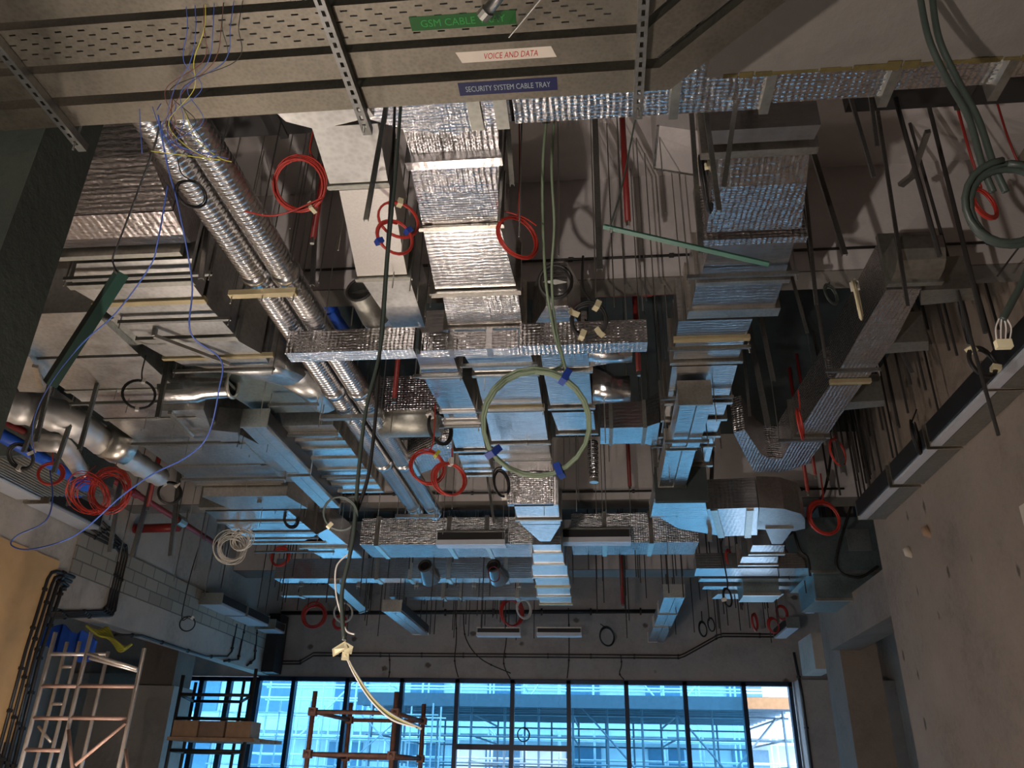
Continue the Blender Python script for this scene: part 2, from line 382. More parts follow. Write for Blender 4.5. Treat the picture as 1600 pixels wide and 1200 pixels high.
# outside
struct('ground', 'floor', MB().box(-40, 40, 20.4, 60, -0.3, -0.1))
t = Thing('building', 'pale block of flats across the yard behind the scaffold', 'building')
t.part('wall', 'facade', MB().box(-34, 34, 38, 44, -0.1, 16))
for zi in range(4):
    for k in range(14):
        x = -26+k*3.5
        w = MB().box(x, x+1.5, 37.9, 38.01, 0.9+zi*3.2, 2.9+zi*3.2)
        t.part('window', 'paneglass', w)
for zi in range(4): t.part('balcony_slab', 'facade', MB().box(-30, 30, 36.8, 38, 3.3+zi*3.2, 3.5+zi*3.2))
t.done()
t = Thing('scaffold_walkway', 'grey blue raised walkway seen high through the glazing', 'walkway')
t.part('fascia', 'deckwood', MB().box(-7.2, 5.5, 25.0, 25.1, 3.48, 3.84)); t.part('deck', 'deckwood', MB().box(-7.2, 5.5, 25.1, 33.0, 3.62, 3.70))
for k in range(9): t.part('joist', 'outtube', MB().box(-7.2, 5.5, 25.6+k*0.8, 25.70+k*0.8, 3.50, 3.62))
t.done()
thing1('orange_board', 'orange board hung outside the rightmost clear pane', 'board', 'orange', MB().box(4.0, 6.2, 24.7, 24.75, 3.5, 3.8))
def tower(label, x0, x1, nx, y0, y1, ztop, levels, mat, r, diag, name='scaffold_tower', group=None):
    t = Thing(name, label, 'scaffold', group)
    xs = [x0+(x1-x0)*k/(nx-1) for k in range(nx)]
    for x in xs:
        for y in (y0, y1): t.part('standard', mat, MB().tube([(x, y, 0.0), (x, y, ztop)], r, 6))
    for z in levels:
        for y in (y0, y1): t.part('ledger', mat, MB().tube([(x0-0.15, y, z), (x1+0.15, y, z)], r*0.9, 6))
        for x in xs[::max(1, nx//4)]: t.part('transom', mat, MB().tube([(x, y0-0.1, z+0.03), (x, y1+0.1, z+0.03)], r*0.9, 6))
    for (xa, za, xb, zb) in diag: t.part('brace', mat, MB().tube([(xa, y0-0.03, za), (xb, y0-0.03, zb)], r*0.9, 6))
    return t.done()
tower('tall dark tube scaffold standing outside behind the middle panes', -6.8, 5.2, 13, 25.4, 32.2, 3.6, (1.2, 2.0, 2.7, 3.3), 'outtube', 0.035, [(-0.6, 3.6, 2.2, 0.6), (3.0, 1.2, 5.0, 3.3), (2.2, 3.4, 3.4, 2.0)])
tower('pale tube scaffold against the flats outside, above the walkway', -14, 8, 17, 34, 35.2, 9.0, (1.5, 2.3, 3.0, 3.7, 4.4, 4.9, 5.4, 5.9, 6.6, 7.4), 'outlight', 0.04, [(-12, 3, -9, 6), (-7, 6, -4, 3), (-3, 4.2, -1, 7), (0, 7, 2.5, 4.2), (3, 4.2, 6, 7.4)])
tower('short pale scaffold outside behind the left panes', -10.5, -4.5, 8, 23, 24.2, 3.4, (1.1, 1.8, 2.5, 3.1), 'outlight', 0.022, [(-7.5, 1.2, -5.4, 3.0), (-6.6, 3.2, -5.2, 2.0)])

# ------------------------------------------------------------------ cable trays and their struts
def plate_with_holes(mb, x0, x1, y0, y1, z0, z1, holes):
    """flat sheet in XY cut by axis aligned holes laid out in rows: holes = list of rows (ya, yb, [(xa, xb), ...])"""
    ys = y0
    for ya, yb, hs in holes:
        if ya > ys: mb.box(x0, x1, ys, ya, z0, z1)
        xs = x0
        for xa, xb in hs:
            mb.box(xs, xa, ya, yb, z0, z1); xs = xb
        mb.box(xs, x1, ya, yb, z0, z1); ys = yb
    mb.box(x0, x1, ys, y1, z0, z1)
TZ = 4.30; BX = 0.37
def tray(name, label, ya, yb, holes=False, xl=-3.9):
    t = Thing(name, label, 'cable tray')
    b = MB(); m = math.tan(math.radians(22.5)); yr = 2.6
    xa, xb = BX-(yr-ya)*m*-0.0+(ya-yr)*m, BX+(yb-yr)*m      # mitre of the 45 degree bend
    L = 1.6; c = math.sqrt(.5)
    ea, eb = (xa+L*c, ya-L*c), (xb+L*c, yb-L*c)
    if holes:
        rows = []; pitch = 0.031; k = 0; y = ya+0.02
        while y < yb-0.02:
            o = (k % 3)*0.034
            hs = []
            x = xl+0.15+o
            while x < min(xa, xb)-0.06: hs.append((x, x+0.03)); x += 0.1
            rows.append((y, y+0.0075, hs)); y += pitch*0.8; k += 1
        plate_with_holes(b, xl, min(xa, xb)-0.01, ya, yb, TZ, TZ+0.003, rows)
        b.add([(min(xa, xb)-0.01, ya, TZ), (xa, ya, TZ), (xb, yb, TZ), (min(xa, xb)-0.01, yb, TZ)], [(3, 2, 1, 0)])
    else:
        b.loft([[(xl, ya, TZ), (xl, yb, TZ), (xl, yb, TZ+0.003), (xl, ya, TZ+0.003)], [(xa, ya, TZ), (xb, yb, TZ), (xb, yb, TZ+0.003), (xa, ya, TZ+0.003)]])
    b.loft([[(xa, ya, TZ), (xb, yb, TZ), (xb, yb, TZ+0.003), (xa, ya, TZ+0.003)], [(*ea, TZ), (*eb, TZ), (*eb, TZ+0.003), (*ea, TZ+0.003)]])
    t.part('base', 'tray', b)
    for yy, xm, e in ((ya, xa, ea), (yb, xb, eb)):
        s = MB(); s.bar((xl, yy, TZ+0.03), (xm, yy, TZ+0.03), 0.004, 0.06); s.bar((xm, yy, TZ+0.03), (*e, TZ+0.03), 0.004, 0.06)
        t.part('side_rail', 'tray', s)
    return t
def text_mb(txt, center, width, height, shear=0.0):
    """lettering on a downward facing sheet: reads left to right along +X, top of the letters towards -Y"""
    cu = bpy.data.curves.new('lettering', 'FONT'); cu.body = txt; cu.align_x = 'CENTER'; cu.align_y = 'CENTER'; cu.extrude = 0.0; cu.shear = shear; cu.resolution_u = 3
    o = bpy.data.objects.new('lettering', cu); COL.objects.link(o)
    bpy.context.view_layer.update()
    me = bpy.data.meshes.new_from_object(o.evaluated_get(bpy.context.evaluated_depsgraph_get()))
    xs = [v.co.x for v in me.vertices]; ys = [v.co.y for v in me.vertices]
    sx, sy = width/(max(xs)-min(xs)), height/(max(ys)-min(ys)); mx, my = (max(xs)+min(xs))/2, (max(ys)+min(ys))/2
    mb = MB(); c = V(center)
    vs = [c+V(((v.co.x-mx)*sx, -(v.co.y-my)*sy, 0)) for v in me.vertices]
    mb.add(vs, [tuple(p.vertices) for p in me.polygons])
    bpy.data.objects.remove(o); bpy.data.curves.remove(cu); bpy.data.meshes.remove(me)
    return mb
def sticker(t, x0, x1, ya, yb, mat, ink, txt, hfrac, wfrac, shear=0.0, skew=0.0, offs=0.0):
    z = TZ-0.0015
    s = MB().add([(x0, ya, z), (x1, ya, z), (x1+skew, yb, z), (x0+skew, yb, z), (x0, ya, TZ), (x1, ya, TZ), (x1+skew, yb, TZ), (x0+skew, yb, TZ)], [(3, 2, 1, 0), (4, 5, 6, 7), (0, 1, 5, 4), (1, 2, 6, 5), (2, 3, 7, 6), (3, 0, 4, 7)])
    t.part('label_sticker', mat, s)
    t.part('lettering', ink, text_mb(txt, ((x0+x1+skew)/2+offs, (ya+yb)/2, z-0.001), (x1-x0)*wfrac, (yb-ya)*hfrac, shear), sub=s)
a = tray('cable_tray', 'plain galvanised tray strip nearest the camera at the top left', 1.93, 2.03); a.done()
g = tray('cable_tray', 'perforated galvanised cable tray with a green label', 2.07, 2.25, True)
p0, p1 = Zp(639, 29, TZ), Zp(806, 38, TZ)
sticker(g, p0.x, Zp(806, 25, TZ).x, Zp(722, 21, TZ).y, Zp(722, 43, TZ).y, 'greenlabel', 'greenink', 'GSM CABLE TRAY', 0.52, 0.80); g.done()
v = tray('cable_tray', 'middle narrow cable tray with a masking tape label in red handwriting', 2.295, 2.425)
sticker(v, Zp(712, 84, TZ).x, Zp(862, 84, TZ).x, Zp(785, 77, TZ).y, Zp(785, 94, TZ).y, 'masking', 'redink', 'VOICE AND DATA', 0.55, 0.56, 0.25, 0.02, 0.02); v.done()
s_ = tray('cable_tray', 'lowest narrow cable tray with a navy blue label', 2.48, 2.60)
sticker(s_, Zp(716, 135, TZ).x, Zp(871, 133, TZ).x, Zp(793, 125, TZ).y, Zp(793, 145, TZ).y, 'bluelabel', 'whiteink', 'SECURITY SYSTEM CABLE TRAY', 0.42, 0.86); s_.done()
for x, lab in ((-2.40, 'slotted steel channel under the trays at the left'), (-1.0, 'slotted steel channel under the middle of the trays'), (0.235, 'slotted steel channel under the trays at the right')):
    t = Thing('slotted_channel', lab, 'channel')
    b = MB(); w = 0.021
    sl = []; y = 1.7
    rows = []
    while y < 2.68: rows.append((y, y+0.026, [(x-0.007, x+0.007)])); y += 0.05
    plate_with_holes(b, x-w, x+w, 1.66, 2.72, TZ-0.046, TZ-0.043, rows)
    b.box(x-w, x-w+0.003, 1.66, 2.72, TZ-0.043, TZ-0.004); b.box(x+w-0.003, x+w, 1.66, 2.72, TZ-0.043, TZ-0.004)
    t.part('channel', 'strut', b)
    for yy in (1.75, 2.66): t.part('threaded_rod', 'rod', MB().tube([(x, yy, TZ-0.09), (x, yy, SLAB if x < 0.4 else 4.8)], 0.005, 6))
    t.done()
# stub pipe and rod lying over the perforated tray
t = Thing('pipe_stub', 'grey metal pipe stub beside the green label', 'pipe')
q = Zp(780, 14, TZ-0.05); t.part('tube', 'strut', MB().tube([q+V((-0.06, 0.02, 0)), q+V((0.08, -0.12, 0.03))], 0.022, 12), smooth=True); t.part('collar', 'galvdull', MB().tube([q+V((-0.07, 0.03, 0)), q+V((-0.045, 0.005, 0.004))], 0.028, 12)); t.done()
thing1('steel_rod', 'thin loose steel rod slanting across the perforated tray', 'rod', 'rod', MB().tube([Zp(795, 58, TZ-0.03), Zp(848, -6, TZ-0.06)], 0.004, 6))

# ------------------------------------------------------------------ ducts
def rect(xa, xb, Y, z0, z1): return [V((xa, Y, z0)), V((xb, Y, z0)), V((xb, Y, z1)), V((xa, Y, z1))]
def ringY(xl, xr, y, z, h, slope=0.0):
    Y = Zp((xl+xr)/2, y, z).y
    return rect(LX(xl, Y, z), LX(xr, Y, z), Y, z, z+h)
class Duct(Thing):
    def sec(s, mat, rings, label=None, name='duct_section'):
        out = []
        for a, b in zip(rings, rings[1:]):                   # subdivide for smooth reflections
            for k in range(3): out.append([p.lerp(q, k/3) for p, q in zip(a, b)])
        return s.part(name, mat, MB().loft(out+[rings[-1]]), label=label)
    def flangeY(s, ring, mat='flange', e=0.025, t=0.04):
        c = sum(ring, V())/4
        if mat == 'tape':
            s.part('flange', mat, MB().box(ring[0].x-.02, ring[1].x+.02, c.y-t/2, c.y+t/2, ring[0].z-.02, ring[0].z+.02)); return
        g = [p+V((math.copysign(e, p.x-c.x), 0, math.copysign(e, p.z-c.z))) for p in ring]
        s.part('flange', mat, MB().loft([[p-V((0, t/2, 0)) for p in g], [p+V((0, t/2, 0)) for p in g]]))
    def flangeX(s, x, y0, y1, z0, z1, mat='flange', e=0.025, t=0.04):
        s.part('flange', mat, MB().box(x-t/2, x+t/2, y0-e, y1+e, z0-e, z1+e))
H = 0.42
# D1 centre foil duct
d = Duct('foil_duct', 'wide crinkled foil wrapped duct running down the centre', 'duct')
Z1 = 5.0
d.sec('foil', [rect(-1.1, -0.5, 3.48, 5.12, 5.5), rect(-1.08, -0.53, 3.72, 5.06, 5.5)])
r = lambda a, b, y, z=Z1, h=H: ringY(a, b, y, z, h)
d.flangeY(r(640, 780, 253), 'foilsmooth', 0.02, 0.07)
d.sec('foil', [r(641, 780, 258), r(650, 778, 300, 4.97), r(660, 779, 348)]); d.flangeY(r(660, 782, 352))
d.sec('foilsmooth', [r(661, 781, 356), r(680, 806, 449)]); d.flangeY(r(678, 808, 455), 'flange', 0.03, 0.06)
d.sec('foil', [r(692, 810, 462), r(700, 815, 506)]); d.flangeY(r(699, 817, 512), 'flange', 0.03, 0.07)
d.sec('foilsmooth', [r(702, 816, 518), r(742, 837, 580)]); d.flangeY(r(742, 839, 584))
d.sec('foilsmooth', [r(744, 840, 588), r(755, 847, 632)]); d.flangeY(r(756, 848, 636), 'tape')
d.sec('foilsmooth', [r(758, 849, 642), r(768, 856, 688)]); d.flangeY(r(768, 857, 692))
d.sec('foilsmooth', [r(770, 857, 696), r(785, 864, 735)])
YY = Zp(830, 738, Z1).y; zl = LZ(787, -0.77, YY)
d.sec('foil', [rect(-1.06, -0.5, YY, zl, 5.42), rect(-1.06, -0.5, YY+0.1, zl, 5.42)])
q = lambda a, b, y, h=0.4: ringY(a, b, y, zl, h)
d.sec('foilsmooth', [q(803, 872, 789), q(808, 874, 808)]); d.flangeY(q(808, 875, 811)); d.sec('foilsmooth', [q(812, 875, 813), q(814, 876, 819)])
d.sec('foilsmooth', [q(815, 876, 820), q(844, 860, 846, 0.3)], name='reducer')
for i, (a, b, y0, y1) in enumerate(((832, 876, 851, 862), (832, 880, 866, 880), (831, 886, 884, 900), (836, 889, 904, 915), (838, 890, 918, 930), (842, 892, 933, 942))):
    d.sec('foilsmooth', [q(a, b, y0, 0.34), q(a+2, b+1, y1, 0.34)]); d.flangeY(q(a+2, b+1, y1+1.5, 0.34), 'tape' if i in (3, 5) else 'flange', 0.02, 0.1)
d.done()
# D2 narrow duct left of centre
d = Duct('sheet_duct', 'narrow duct with a pale speckled front section left of the centre duct', 'duct')
X0, X1 = -1.72, -1.27; n = lambda Y, w=0.45, z=5.0, h=0.34: rect(-1.5-w/2, -1.5+w/2, Y, z, z+h)
d.sec('galv', [r(487, 590, 196, 5.0), r(515, 606, 285, 5.0)]); d.flangeY(r(515, 606, 290), 'galvdull', 0.012, 0.04)
d.sec('pale', [r(530, 611, 296), r(558, 636, 430)]); d.flangeY(r(560, 640, 434), 'galvdull', 0.02)
d.sec('galv', [r(566, 640, 438), r(615, 664, 512)])
d.sec('foilsmooth', [r(648, 705, 548), r(659, 716, 582)]); d.flangeY(r(659, 718, 587), 'pale', 0.02)
d.sec('foilsmooth', [r(663, 722, 592), r(690, 742, 640)]); d.flangeY(r(690, 744, 642), 'pale', 0.02)
d.sec('foilsmooth', [r(692, 744, 646), r(697, 746, 655)]); d.flangeY(r(698, 748, 658), 'pale', 0.03)
d.sec('foilsmooth', [r(700, 750, 662), r(712, 758, 700)]); d.flangeY(r(712, 759, 703))
d.sec('foilsmooth', [r(716, 761, 711), r(727, 769, 738)]); d.flangeY(r(727, 769, 741))
d.done()
d = Duct('duct_fitting', 'dull sheet elbow with a curved cut corner below the lowest tray', 'duct fitting')
ee = [(-2.02, 2.9), (-1.3, 2.9), (-1.2, 3.32), (-1.55, 3.40), (-1.72, 3.32), (-1.80, 3.14), (-1.88, 3.04), (-2.02, 3.02)]
d.part('body', 'galv', MB().loft([[V((x, y, 4.98)) for x, y in ee], [V((x, y, 5.35)) for x, y in ee]])); d.part('seam', 'strut', MB().box(-2.0, -1.3, 2.99, 3.01, 4.965, 4.99)); d.done()
# transverse header in front
d = Duct('foil_duct', 'broad foil header duct crossing behind the lowest tray', 'duct')
for i, (xa, xb) in enumerate(((-1.62, -0.42), (-0.40, 0.48), (0.52, 0.98), (1.02, 1.62), (1.66, 2.2), (2.25, 3.86))):
    s = 0.035*max(0, i-2)
    if i == 0: d.part('duct_section', 'foil', MB().loft([[V((x, y, z)) for x, y in ((-1.62, 2.9), (-0.42, 2.9), (-0.42, 3.44), (-0.75, 3.52), (-1.05, 3.46), (-1.35, 3.3), (-1.62, 3.15))] for z in (5.0, 5.4)]))
    else: d.part('duct_section', 'foil', MB().box(xa, xb, 3.05, 3.46-s*0.8, 5.0+s*0.4, 5.45))
for x in (-0.62, -0.47, 0.50, 1.0, 1.64, 2.22): d.flangeX(x, 3.03, 3.46, 5.0, 5.43, 'galvdull', 0.02, 0.075 if x < 0 else 0.05)
d.done()
# D4 right duct
d = Duct('foil_duct', 'large foil wrapped duct right of centre with a dented front section', 'duct')
d.sec('foilsmooth', [r(1103, 1283, 200), r(1106, 1272, 222)]); d.flangeY(r(1100, 1272, 236), 'flange', 0.02, 0.06)
d.sec('foil', [r(1120, 1266, 228, 5.02), r(1112, 1260, 290, 4.95), r(1104, 1252, 360, 4.99)]); d.flangeY(r(1098, 1253, 372), 'foil', 0.03, 0.07)
for xa, xb, y0, xc, xd_, y1, m in ((1110, 1241, 380, 1093, 1226, 434, 'flange'), (1088, 1224, 442, 1080, 1210, 482, 'flange'), (1060, 1176, 500, 1057, 1166, 525, 'tape'), (1056, 1164, 531, 1052, 1154, 560, 'flange'), (1050, 1152, 572, 1043, 1138, 624, 'flange'), (1041, 1136, 633, 1037, 1130, 650, 'flange'), (1036, 1128, 655, 1033, 1120, 676, 'flange'), (1032, 1118, 682, 1027, 1108, 722, 'flange')):
    d.sec('foilsmooth', [r(xa, xb, y0), r(xc, xd_, y1)]); d.flangeY(r(xc-1, xd_+2, y1+4), m, 0.025, 0.05 if y1 != 482 else 0.12)
YD = Zp(1065, 728, 5.0).y; zd = LZ(783, 1.0, YD)
d.sec('darksheet', [rect(0.72, 1.33, YD, zd, 5.42), rect(0.72, 1.33, YD+0.05, zd, 5.42)], label='dark blanked front of the lower section')
qd = lambda a, b, y, h=0.36: ringY(a, b, y, zd, h)
d.sec('foilsmooth', [qd(1024, 1102, 786), qd(1032, 1106, 806)]); d.done()
d = Duct('foil_duct', 'blue lit cross duct turning right off the end of the right foil duct', 'duct')
zc = 4.75
pts = [(1030, 808), (1095, 796), (1185, 793), (1183, 836), (1130, 838), (1060, 826)]
bot = [Zp(x, y, zc) for x, y in pts]
d.part('duct_section', 'foilsmooth', MB().loft([bot, [p+V((0, 0, 0.4)) for p in bot]]))
pts = [(1187, 793), (1225, 795), (1252, 803), (1258, 812), (1258, 826), (1240, 830), (1183, 827)]
bot = [Zp(x, y, zc-0.02) for x, y in pts]; d.part('elbow', 'galv', MB().loft([bot, [p+V((0, 0, 0.42)) for p in bot]]))
pa, pb = Zp(1115, 795, zc), Zp(1127, 838, zc); d.part('flange', 'flange', MB().bar(pa-V((0, 0, 0.01)), pb-V((0, 0, 0.01)), 0.09, 0.03))
pa, pb = Zp(1172, 795, zc), Zp(1168, 838, zc); d.part('flange', 'flange', MB().bar(pa-V((0, 0, 0.01)), pb-V((0, 0, 0.01)), 0.09, 0.03))
d.done()
d = Duct('foil_duct', 'short stepped duct hanging below the right cross duct with a tapered top', 'duct')
zc = 4.7; w = lambda a, b, y, h=0.3: ringY(a, b, y, zc, h)
d.sec('galv', [w(1196, 1240, 826), w(1206, 1222, 850)], name='reducer')
for a, b, y0, y1 in ((1176, 1226, 852, 863), (1160, 1216, 870, 880)): d.sec('foilsmooth', [w(a, b, y0), w(a-4, b-2, y1)]); d.flangeY(w(a-5, b-2, y1+2), 'flange', 0.02, 0.08)
for a, b, y0, y1 in ((1088, 1268, 888, 900), (1094, 1262, 904, 909), (1100, 1240, 916, 921)): d.sec('foilsmooth', [w(a, b, y0, 0.25), w(a-3, b, y1, 0.25)])
d.sec('galv', [w(1122, 1225, 928, 0.25), w(1112, 1215, 936, 0.25)])
d.done()
# D5 far right duct
d = Duct('foil_duct', 'long foil duct on the far right with a curved lower end', 'duct')
Z5 = 5.0; u = lambda a, b, y, h=0.42: ringY(a, b, y, Z5, h)
nb = [Zp(x, y, Z5) for x, y in ((1393, 437), (1470, 432))]
ye = nb[0].y; k = [(-0.02, 0.0), (-0.10, 0.015), (-0.16, 0.06), (-0.19, 0.14), (-0.19, 0.25)]
d.part('elbow', 'galvdull', MB().loft([[V((nb[0].x, ye+dy, Z5+dz)), V((nb[0].x, ye+0.1, Z5+0.58)), V((nb[1].x, ye+0.1, Z5+0.58)), V((nb[1].x, ye+dy, Z5+dz))] for dy, dz in k]) if 0 else
       MB().loft([[V((x, ye+dy, Z5+dz)) for dy, dz in k]+[V((x, ye+0.05, Z5+0.25)), V((x, ye+0.05, Z5))] for x in (nb[0].x, nb[1].x)]), smooth=False)
d.flangeY(u(1390, 1468, 441), 'galvdull', 0.02, 0.05)
d.sec('foil', [u(1385, 1440, 452), u(1338, 1400, 530)]); d.sec('foil', [u(1338, 1400, 531), u(1304, 1357, 590)]); d.flangeY(u(1300, 1357, 596), 'tape', 0.03, 0.05)
d.sec('foil', [u(1296, 1346, 602), u(1244, 1294, 678)]); d.flangeY(u(1242, 1293, 682))
d.sec('foil', [u(1240, 1290, 686), u(1226, 1275, 706)])
lo = [(1226, 707), (1275, 705), (1262, 725), (1240, 733), (1218, 738), (1178, 737), (1164, 712), (1146, 676), (1164, 672), (1188, 708), (1200, 716), (1222, 717)]
bot = [Zp(x, y, Z5) for x, y in lo]; d.part('elbow', 'foil', MB().loft([bot, [p+V((0, 0, 0.42)) for p in bot]]))
for x0, x1, y0, y1 in ((1440, 1525, 455, 482), (1350, 1452, 538, 560), (1300, 1383, 630, 647)):
    a, b, c, e = Zp(x0, y0+4, Z5), Zp(x1, y0, Z5), Zp(x1, y1-8, Z5), Zp(x0, y1, Z5)
    bt = [p+V((0, 0, .03)) for p in (a, b, c, e)]; d.part('branch', 'galvdull', MB().loft([bt, [p+V((0, 0, 0.3)) for p in bt]]))
d.done()
# D3 duct right of the centre one
d = Duct('foil_duct', 'short branched duct right of the centre duct with an open round collar', 'duct')
d.sec('foilsmooth', [r(832, 908, 512), r(853, 887, 478)], name='reducer')
p0 = Zp(866, 476, 5.0)+V((0, 0, 0.18)); p1 = Yp(868, 440, 5.15)
cc = MB().tube([p0, p0.lerp(p1, .5), p1], [0.13, 0.125, 0.125], 20, caps=False); d.part('collar', 'foilsmooth', cc, smooth=True)
cr = MB(); dv = (p1-p0).normalized(); uu, vv = cr.frame(dv)
cr.tube([p1+(uu*math.cos(a)+vv*math.sin(a))*0.125 for a in [2*math.pi*i/20 for i in range(20)]], 0.014, 6, True); d.part('collar_rim', 'darksteel', cr, smooth=True)
d.part('damper_blade', 'galvdull', MB().loft([[p1-dv*0.03+uu*a+vv*b for a, b in ((-0.1, 0), (0, 0.02), (0.1, 0), (0, -0.02))], [p1-dv*0.034+uu*a+vv*b for a, b in ((-0.1, 0), (0, 0.02), (0.1, 0), (0, -0.02))]]), sub=cc)
for a, b, y0, c, e, y1, m in ((845, 918, 550, 848, 921, 575, 'flange'), (850, 921, 584, 860, 925, 632, 'flange'), (862, 927, 644, 872, 930, 672, 'flange')):
    d.sec('foilsmooth', [r(a, b, y0), r(c, e, y1)]); d.flangeY(r(c, e+1, y1+4))
def branch(ym, xa, xb, w0, w1, rnd):
    Y = Zp((xa+xb)/2, ym, 5.0).y; x0, x1 = LX(xa, Y, 5.0), LX(xb, Y, 5.0)
    def rg(x, w, h):
        n = 14
        return [V((x, Y+math.copysign(abs(math.cos(t))**rnd, math.cos(t))*w/2, 5.0+h/2+math.copysign(abs(math.sin(t))**rnd, math.sin(t))*h/2)) for t in [2*math.pi*(i+0.5)/n for i in range(n)]]
    return MB().loft([rg(x0, w0, w0*0.9), rg(x0+(x1-x0)*0.55, w1*1.1, w1*1.1), rg(x0+(x1-x0)*0.6, w1, w1), rg(x1, w1, w1)])
d.part('branch', 'foilsmooth', branch(563, 915, 988, 0.42, 0.2, 0.5), smooth=True); d.part('branch', 'foilsmooth', branch(625, 926, 985, 0.42, 0.24, 0.6), smooth=True)
d.done()
d = Duct('foil_duct', 'boxy cross duct linking the branched duct to the right foil duct', 'duct')
Yb = Zp(985, 668, 4.95).y
d.part('duct_section', 'foilsmooth', MB().box(LX(938, Yb, 4.95), LX(1008, Yb, 4.95), Yb, Yb+0.45, 4.95, 5.25))
xr_ = LX(1030, Yb, 4.95); xm = LX(1008, Yb, 4.95)
d.part('flared_end', 'foilsmooth', MB().loft([[V((xm, Yb, 4.95)), V((xm, Yb+0.45, 4.95)), V((xm, Yb+0.45, 5.25)), V((xm, Yb, 5.25))], [V((xr_, Yb-0.12, 4.95)), V((xr_, Yb+0.55, 4.95)), V((xr_, Yb+0.55, 5.3)), V((xr_, Yb-0.12, 5.3))]]))
for x in (LX(955, Yb, 4.95), xm): d.flangeX(x, Yb, Yb+0.45, 4.95, 5.25, 'galvdull', 0.015)
d.done()
Yq = 9.2; p0, p1 = Yp(926, 690, Yq), Yp(928, 750, Yq)
t = Thing('flexible_duct', 'silver flexible duct sleeve hanging down near the green cable coil', 'duct')
mb = MB(); N = 16
mb.tube([p0.lerp(p1, i/N) for i in range(N+1)], [0.06+0.012*(i % 2)-0.012*(i/N) for i in range(N+1)], 14); t.part('sleeve', 'foil', mb, smooth=True)
mb = MB().tube([p1+V((0, 0, 0.02)), p1-V((0, 0, 0.03))], 0.055, 12); t.part('end_tape', 'flange', mb); t.done()
# transverse low duct of three boxes
d = Duct('foil_duct', 'low crossing foil duct in three boxes in front of the centre duct', 'duct')
for xa, xb, oy, oz in ((-2.53, -1.43, 0, 0), (-1.43, -0.58, 0.1, 0.04), (-0.58, 0.46, 0, 0)):
    d.part('duct_section', 'foil', MB().box(xa+0.01, xb-0.01, 5.60+oy, 5.76+oy*0.6, 4.72+oz, 4.93))
d.part('end_cap', 'darksheet', MB().box(-1.425, -1.40, 5.61, 5.7, 4.73, 4.92))
for x in (-1.15, -0.83): d.flangeX(x, 5.69, 5.82, 4.76, 4.93, 'foilsmooth', 0.008, 0.05)
d.done()
# spirals
def spiral(label, x0, x1, y0, y1, zz):
    t = Thing('spiral_duct', label, 'duct'); mb = MB(); n = int((y1-y0)/0.009); pts, rr = [], []
    for i in range(n+1):
        f = i/n; pts.append(V((x0+(x1-x0)*f, y0+(y1-y0)*f, zz))); rr.append(0.1+(0.0, 0.0, 0.005, 0.007, 0.003)[i % 5])
    mb.tube(pts, rr, 20); t.part('spiral_tube', 'spiral', mb, smooth=True)
    for y in (4.92, 6.95, 9.0):
        f = (y-y0)/(y1-y0); c = MB().tube([V((x0+(x1-x0)*f, y-0.07, zz)), V((x0+(x1-x0)*f, y+0.05, zz))], 0.118, 18); t.part('coupling', 'foilsmooth', c, smooth=True)
    ec = V((x1, y1, zz)); t.part('cut_end', 'foilsmooth', MB().tube([ec, ec+V((0, 0.08, -0.03)), ec+V((0, 0.13, -0.09))], [0.1, 0.095, 0.05], 14), smooth=True)
    t.done()
ZS = 5.045
s1 = [(LX(189, Zp(189, 192, ZS-.1).y, ZS-.0), LX(250, 3.3, ZS))]
def sx(px, py): return Zp(px, py, ZS-0.1)
spiral('left one of the twin spiral ducts running into the distance', sx(220, 192).x, sx(650, 808).x, 3.15, sx(645, 806).y, ZS)
spiral('right one of the twin spiral ducts running into the distance', sx(283, 192).x, sx(678, 808).x, 3.15, sx(678, 808).y, ZS)
for xa, xb, y, lab in ((358, 463, 462, 'front saddle bar with yellowed clamps under the twin spiral ducts'), (500, 597, 655, 'second saddle bar under the twin spiral ducts'), (618, 685, 809, 'far saddle bar under the ends of the twin spiral ducts')):
    t = Thing('saddle_bar', lab, 'support'); p = Zp((xa+xb)/2, y, ZS-0.17); x0, x1 = LX(xa, p.y, p.z), LX(xb, p.y, p.z)
    t.part('channel', 'tape' if y == 462 else 'strut', MB().box(x0, x1, p.y-0.03, p.y+0.03, p.z, p.z+0.045))
    for x in (x0+0.02, (x0+x1)/2, x1-0.02): t.part('threaded_rod', 'rod', MB().tube([(x, p.y, p.z-0.06), (x, p.y, top(p.y))], 0.006, 6))
    t.done()
# D6 big left duct
d = Duct('foil_duct', 'big foil wrapped duct at the left beside the dark wall', 'duct')
g6 = lambda xa, xb, Y, z, h: rect(xa, xb, Y, z, z+h)
YE = Zp(205, 397, 5.0).y
d.sec('foilfine', [g6(-3.7, -2.72, 2.9, 5.5, .2), g6(-3.75, -2.72, 3.2, 5.25, .4), g6(-3.8, -2.72, 3.6, 5.06, .5), g6(-3.85, -2.74, 4.0, 4.94, .6)])
d.sec('foilfine', [g6(-3.85, -2.74, 4.01, 4.94, .6), g6(-3.88, -2.78, 4.25, 4.93, .6), g6(-3.88, -2.82, 4.42, 4.99, .55), g6(-3.88, -2.86, YE, 5.10, .45)], label='foil elbow section bulging downward')
d.flangeY(rect(-3.93, -3.0, YE+.04, 5.03, 5.6), 'galvdull', 0.02, 0.05)
d.sec('galv', [ringY(120, 300, 408, 5.0, .6), ringY(113, 298, 438, 5.0, .6)]); d.flangeY(ringY(112, 300, 443, 5.0, .6), 'galvdull', 0.02, 0.06)
d.sec('galv', [ringY(116, 302, 449, 5.0, .6), ringY(148, 316, 468, 5.0, .6)]); d.flangeY(ringY(150, 318, 471, 5.0, .6), 'tape', 0.012, 0.06)
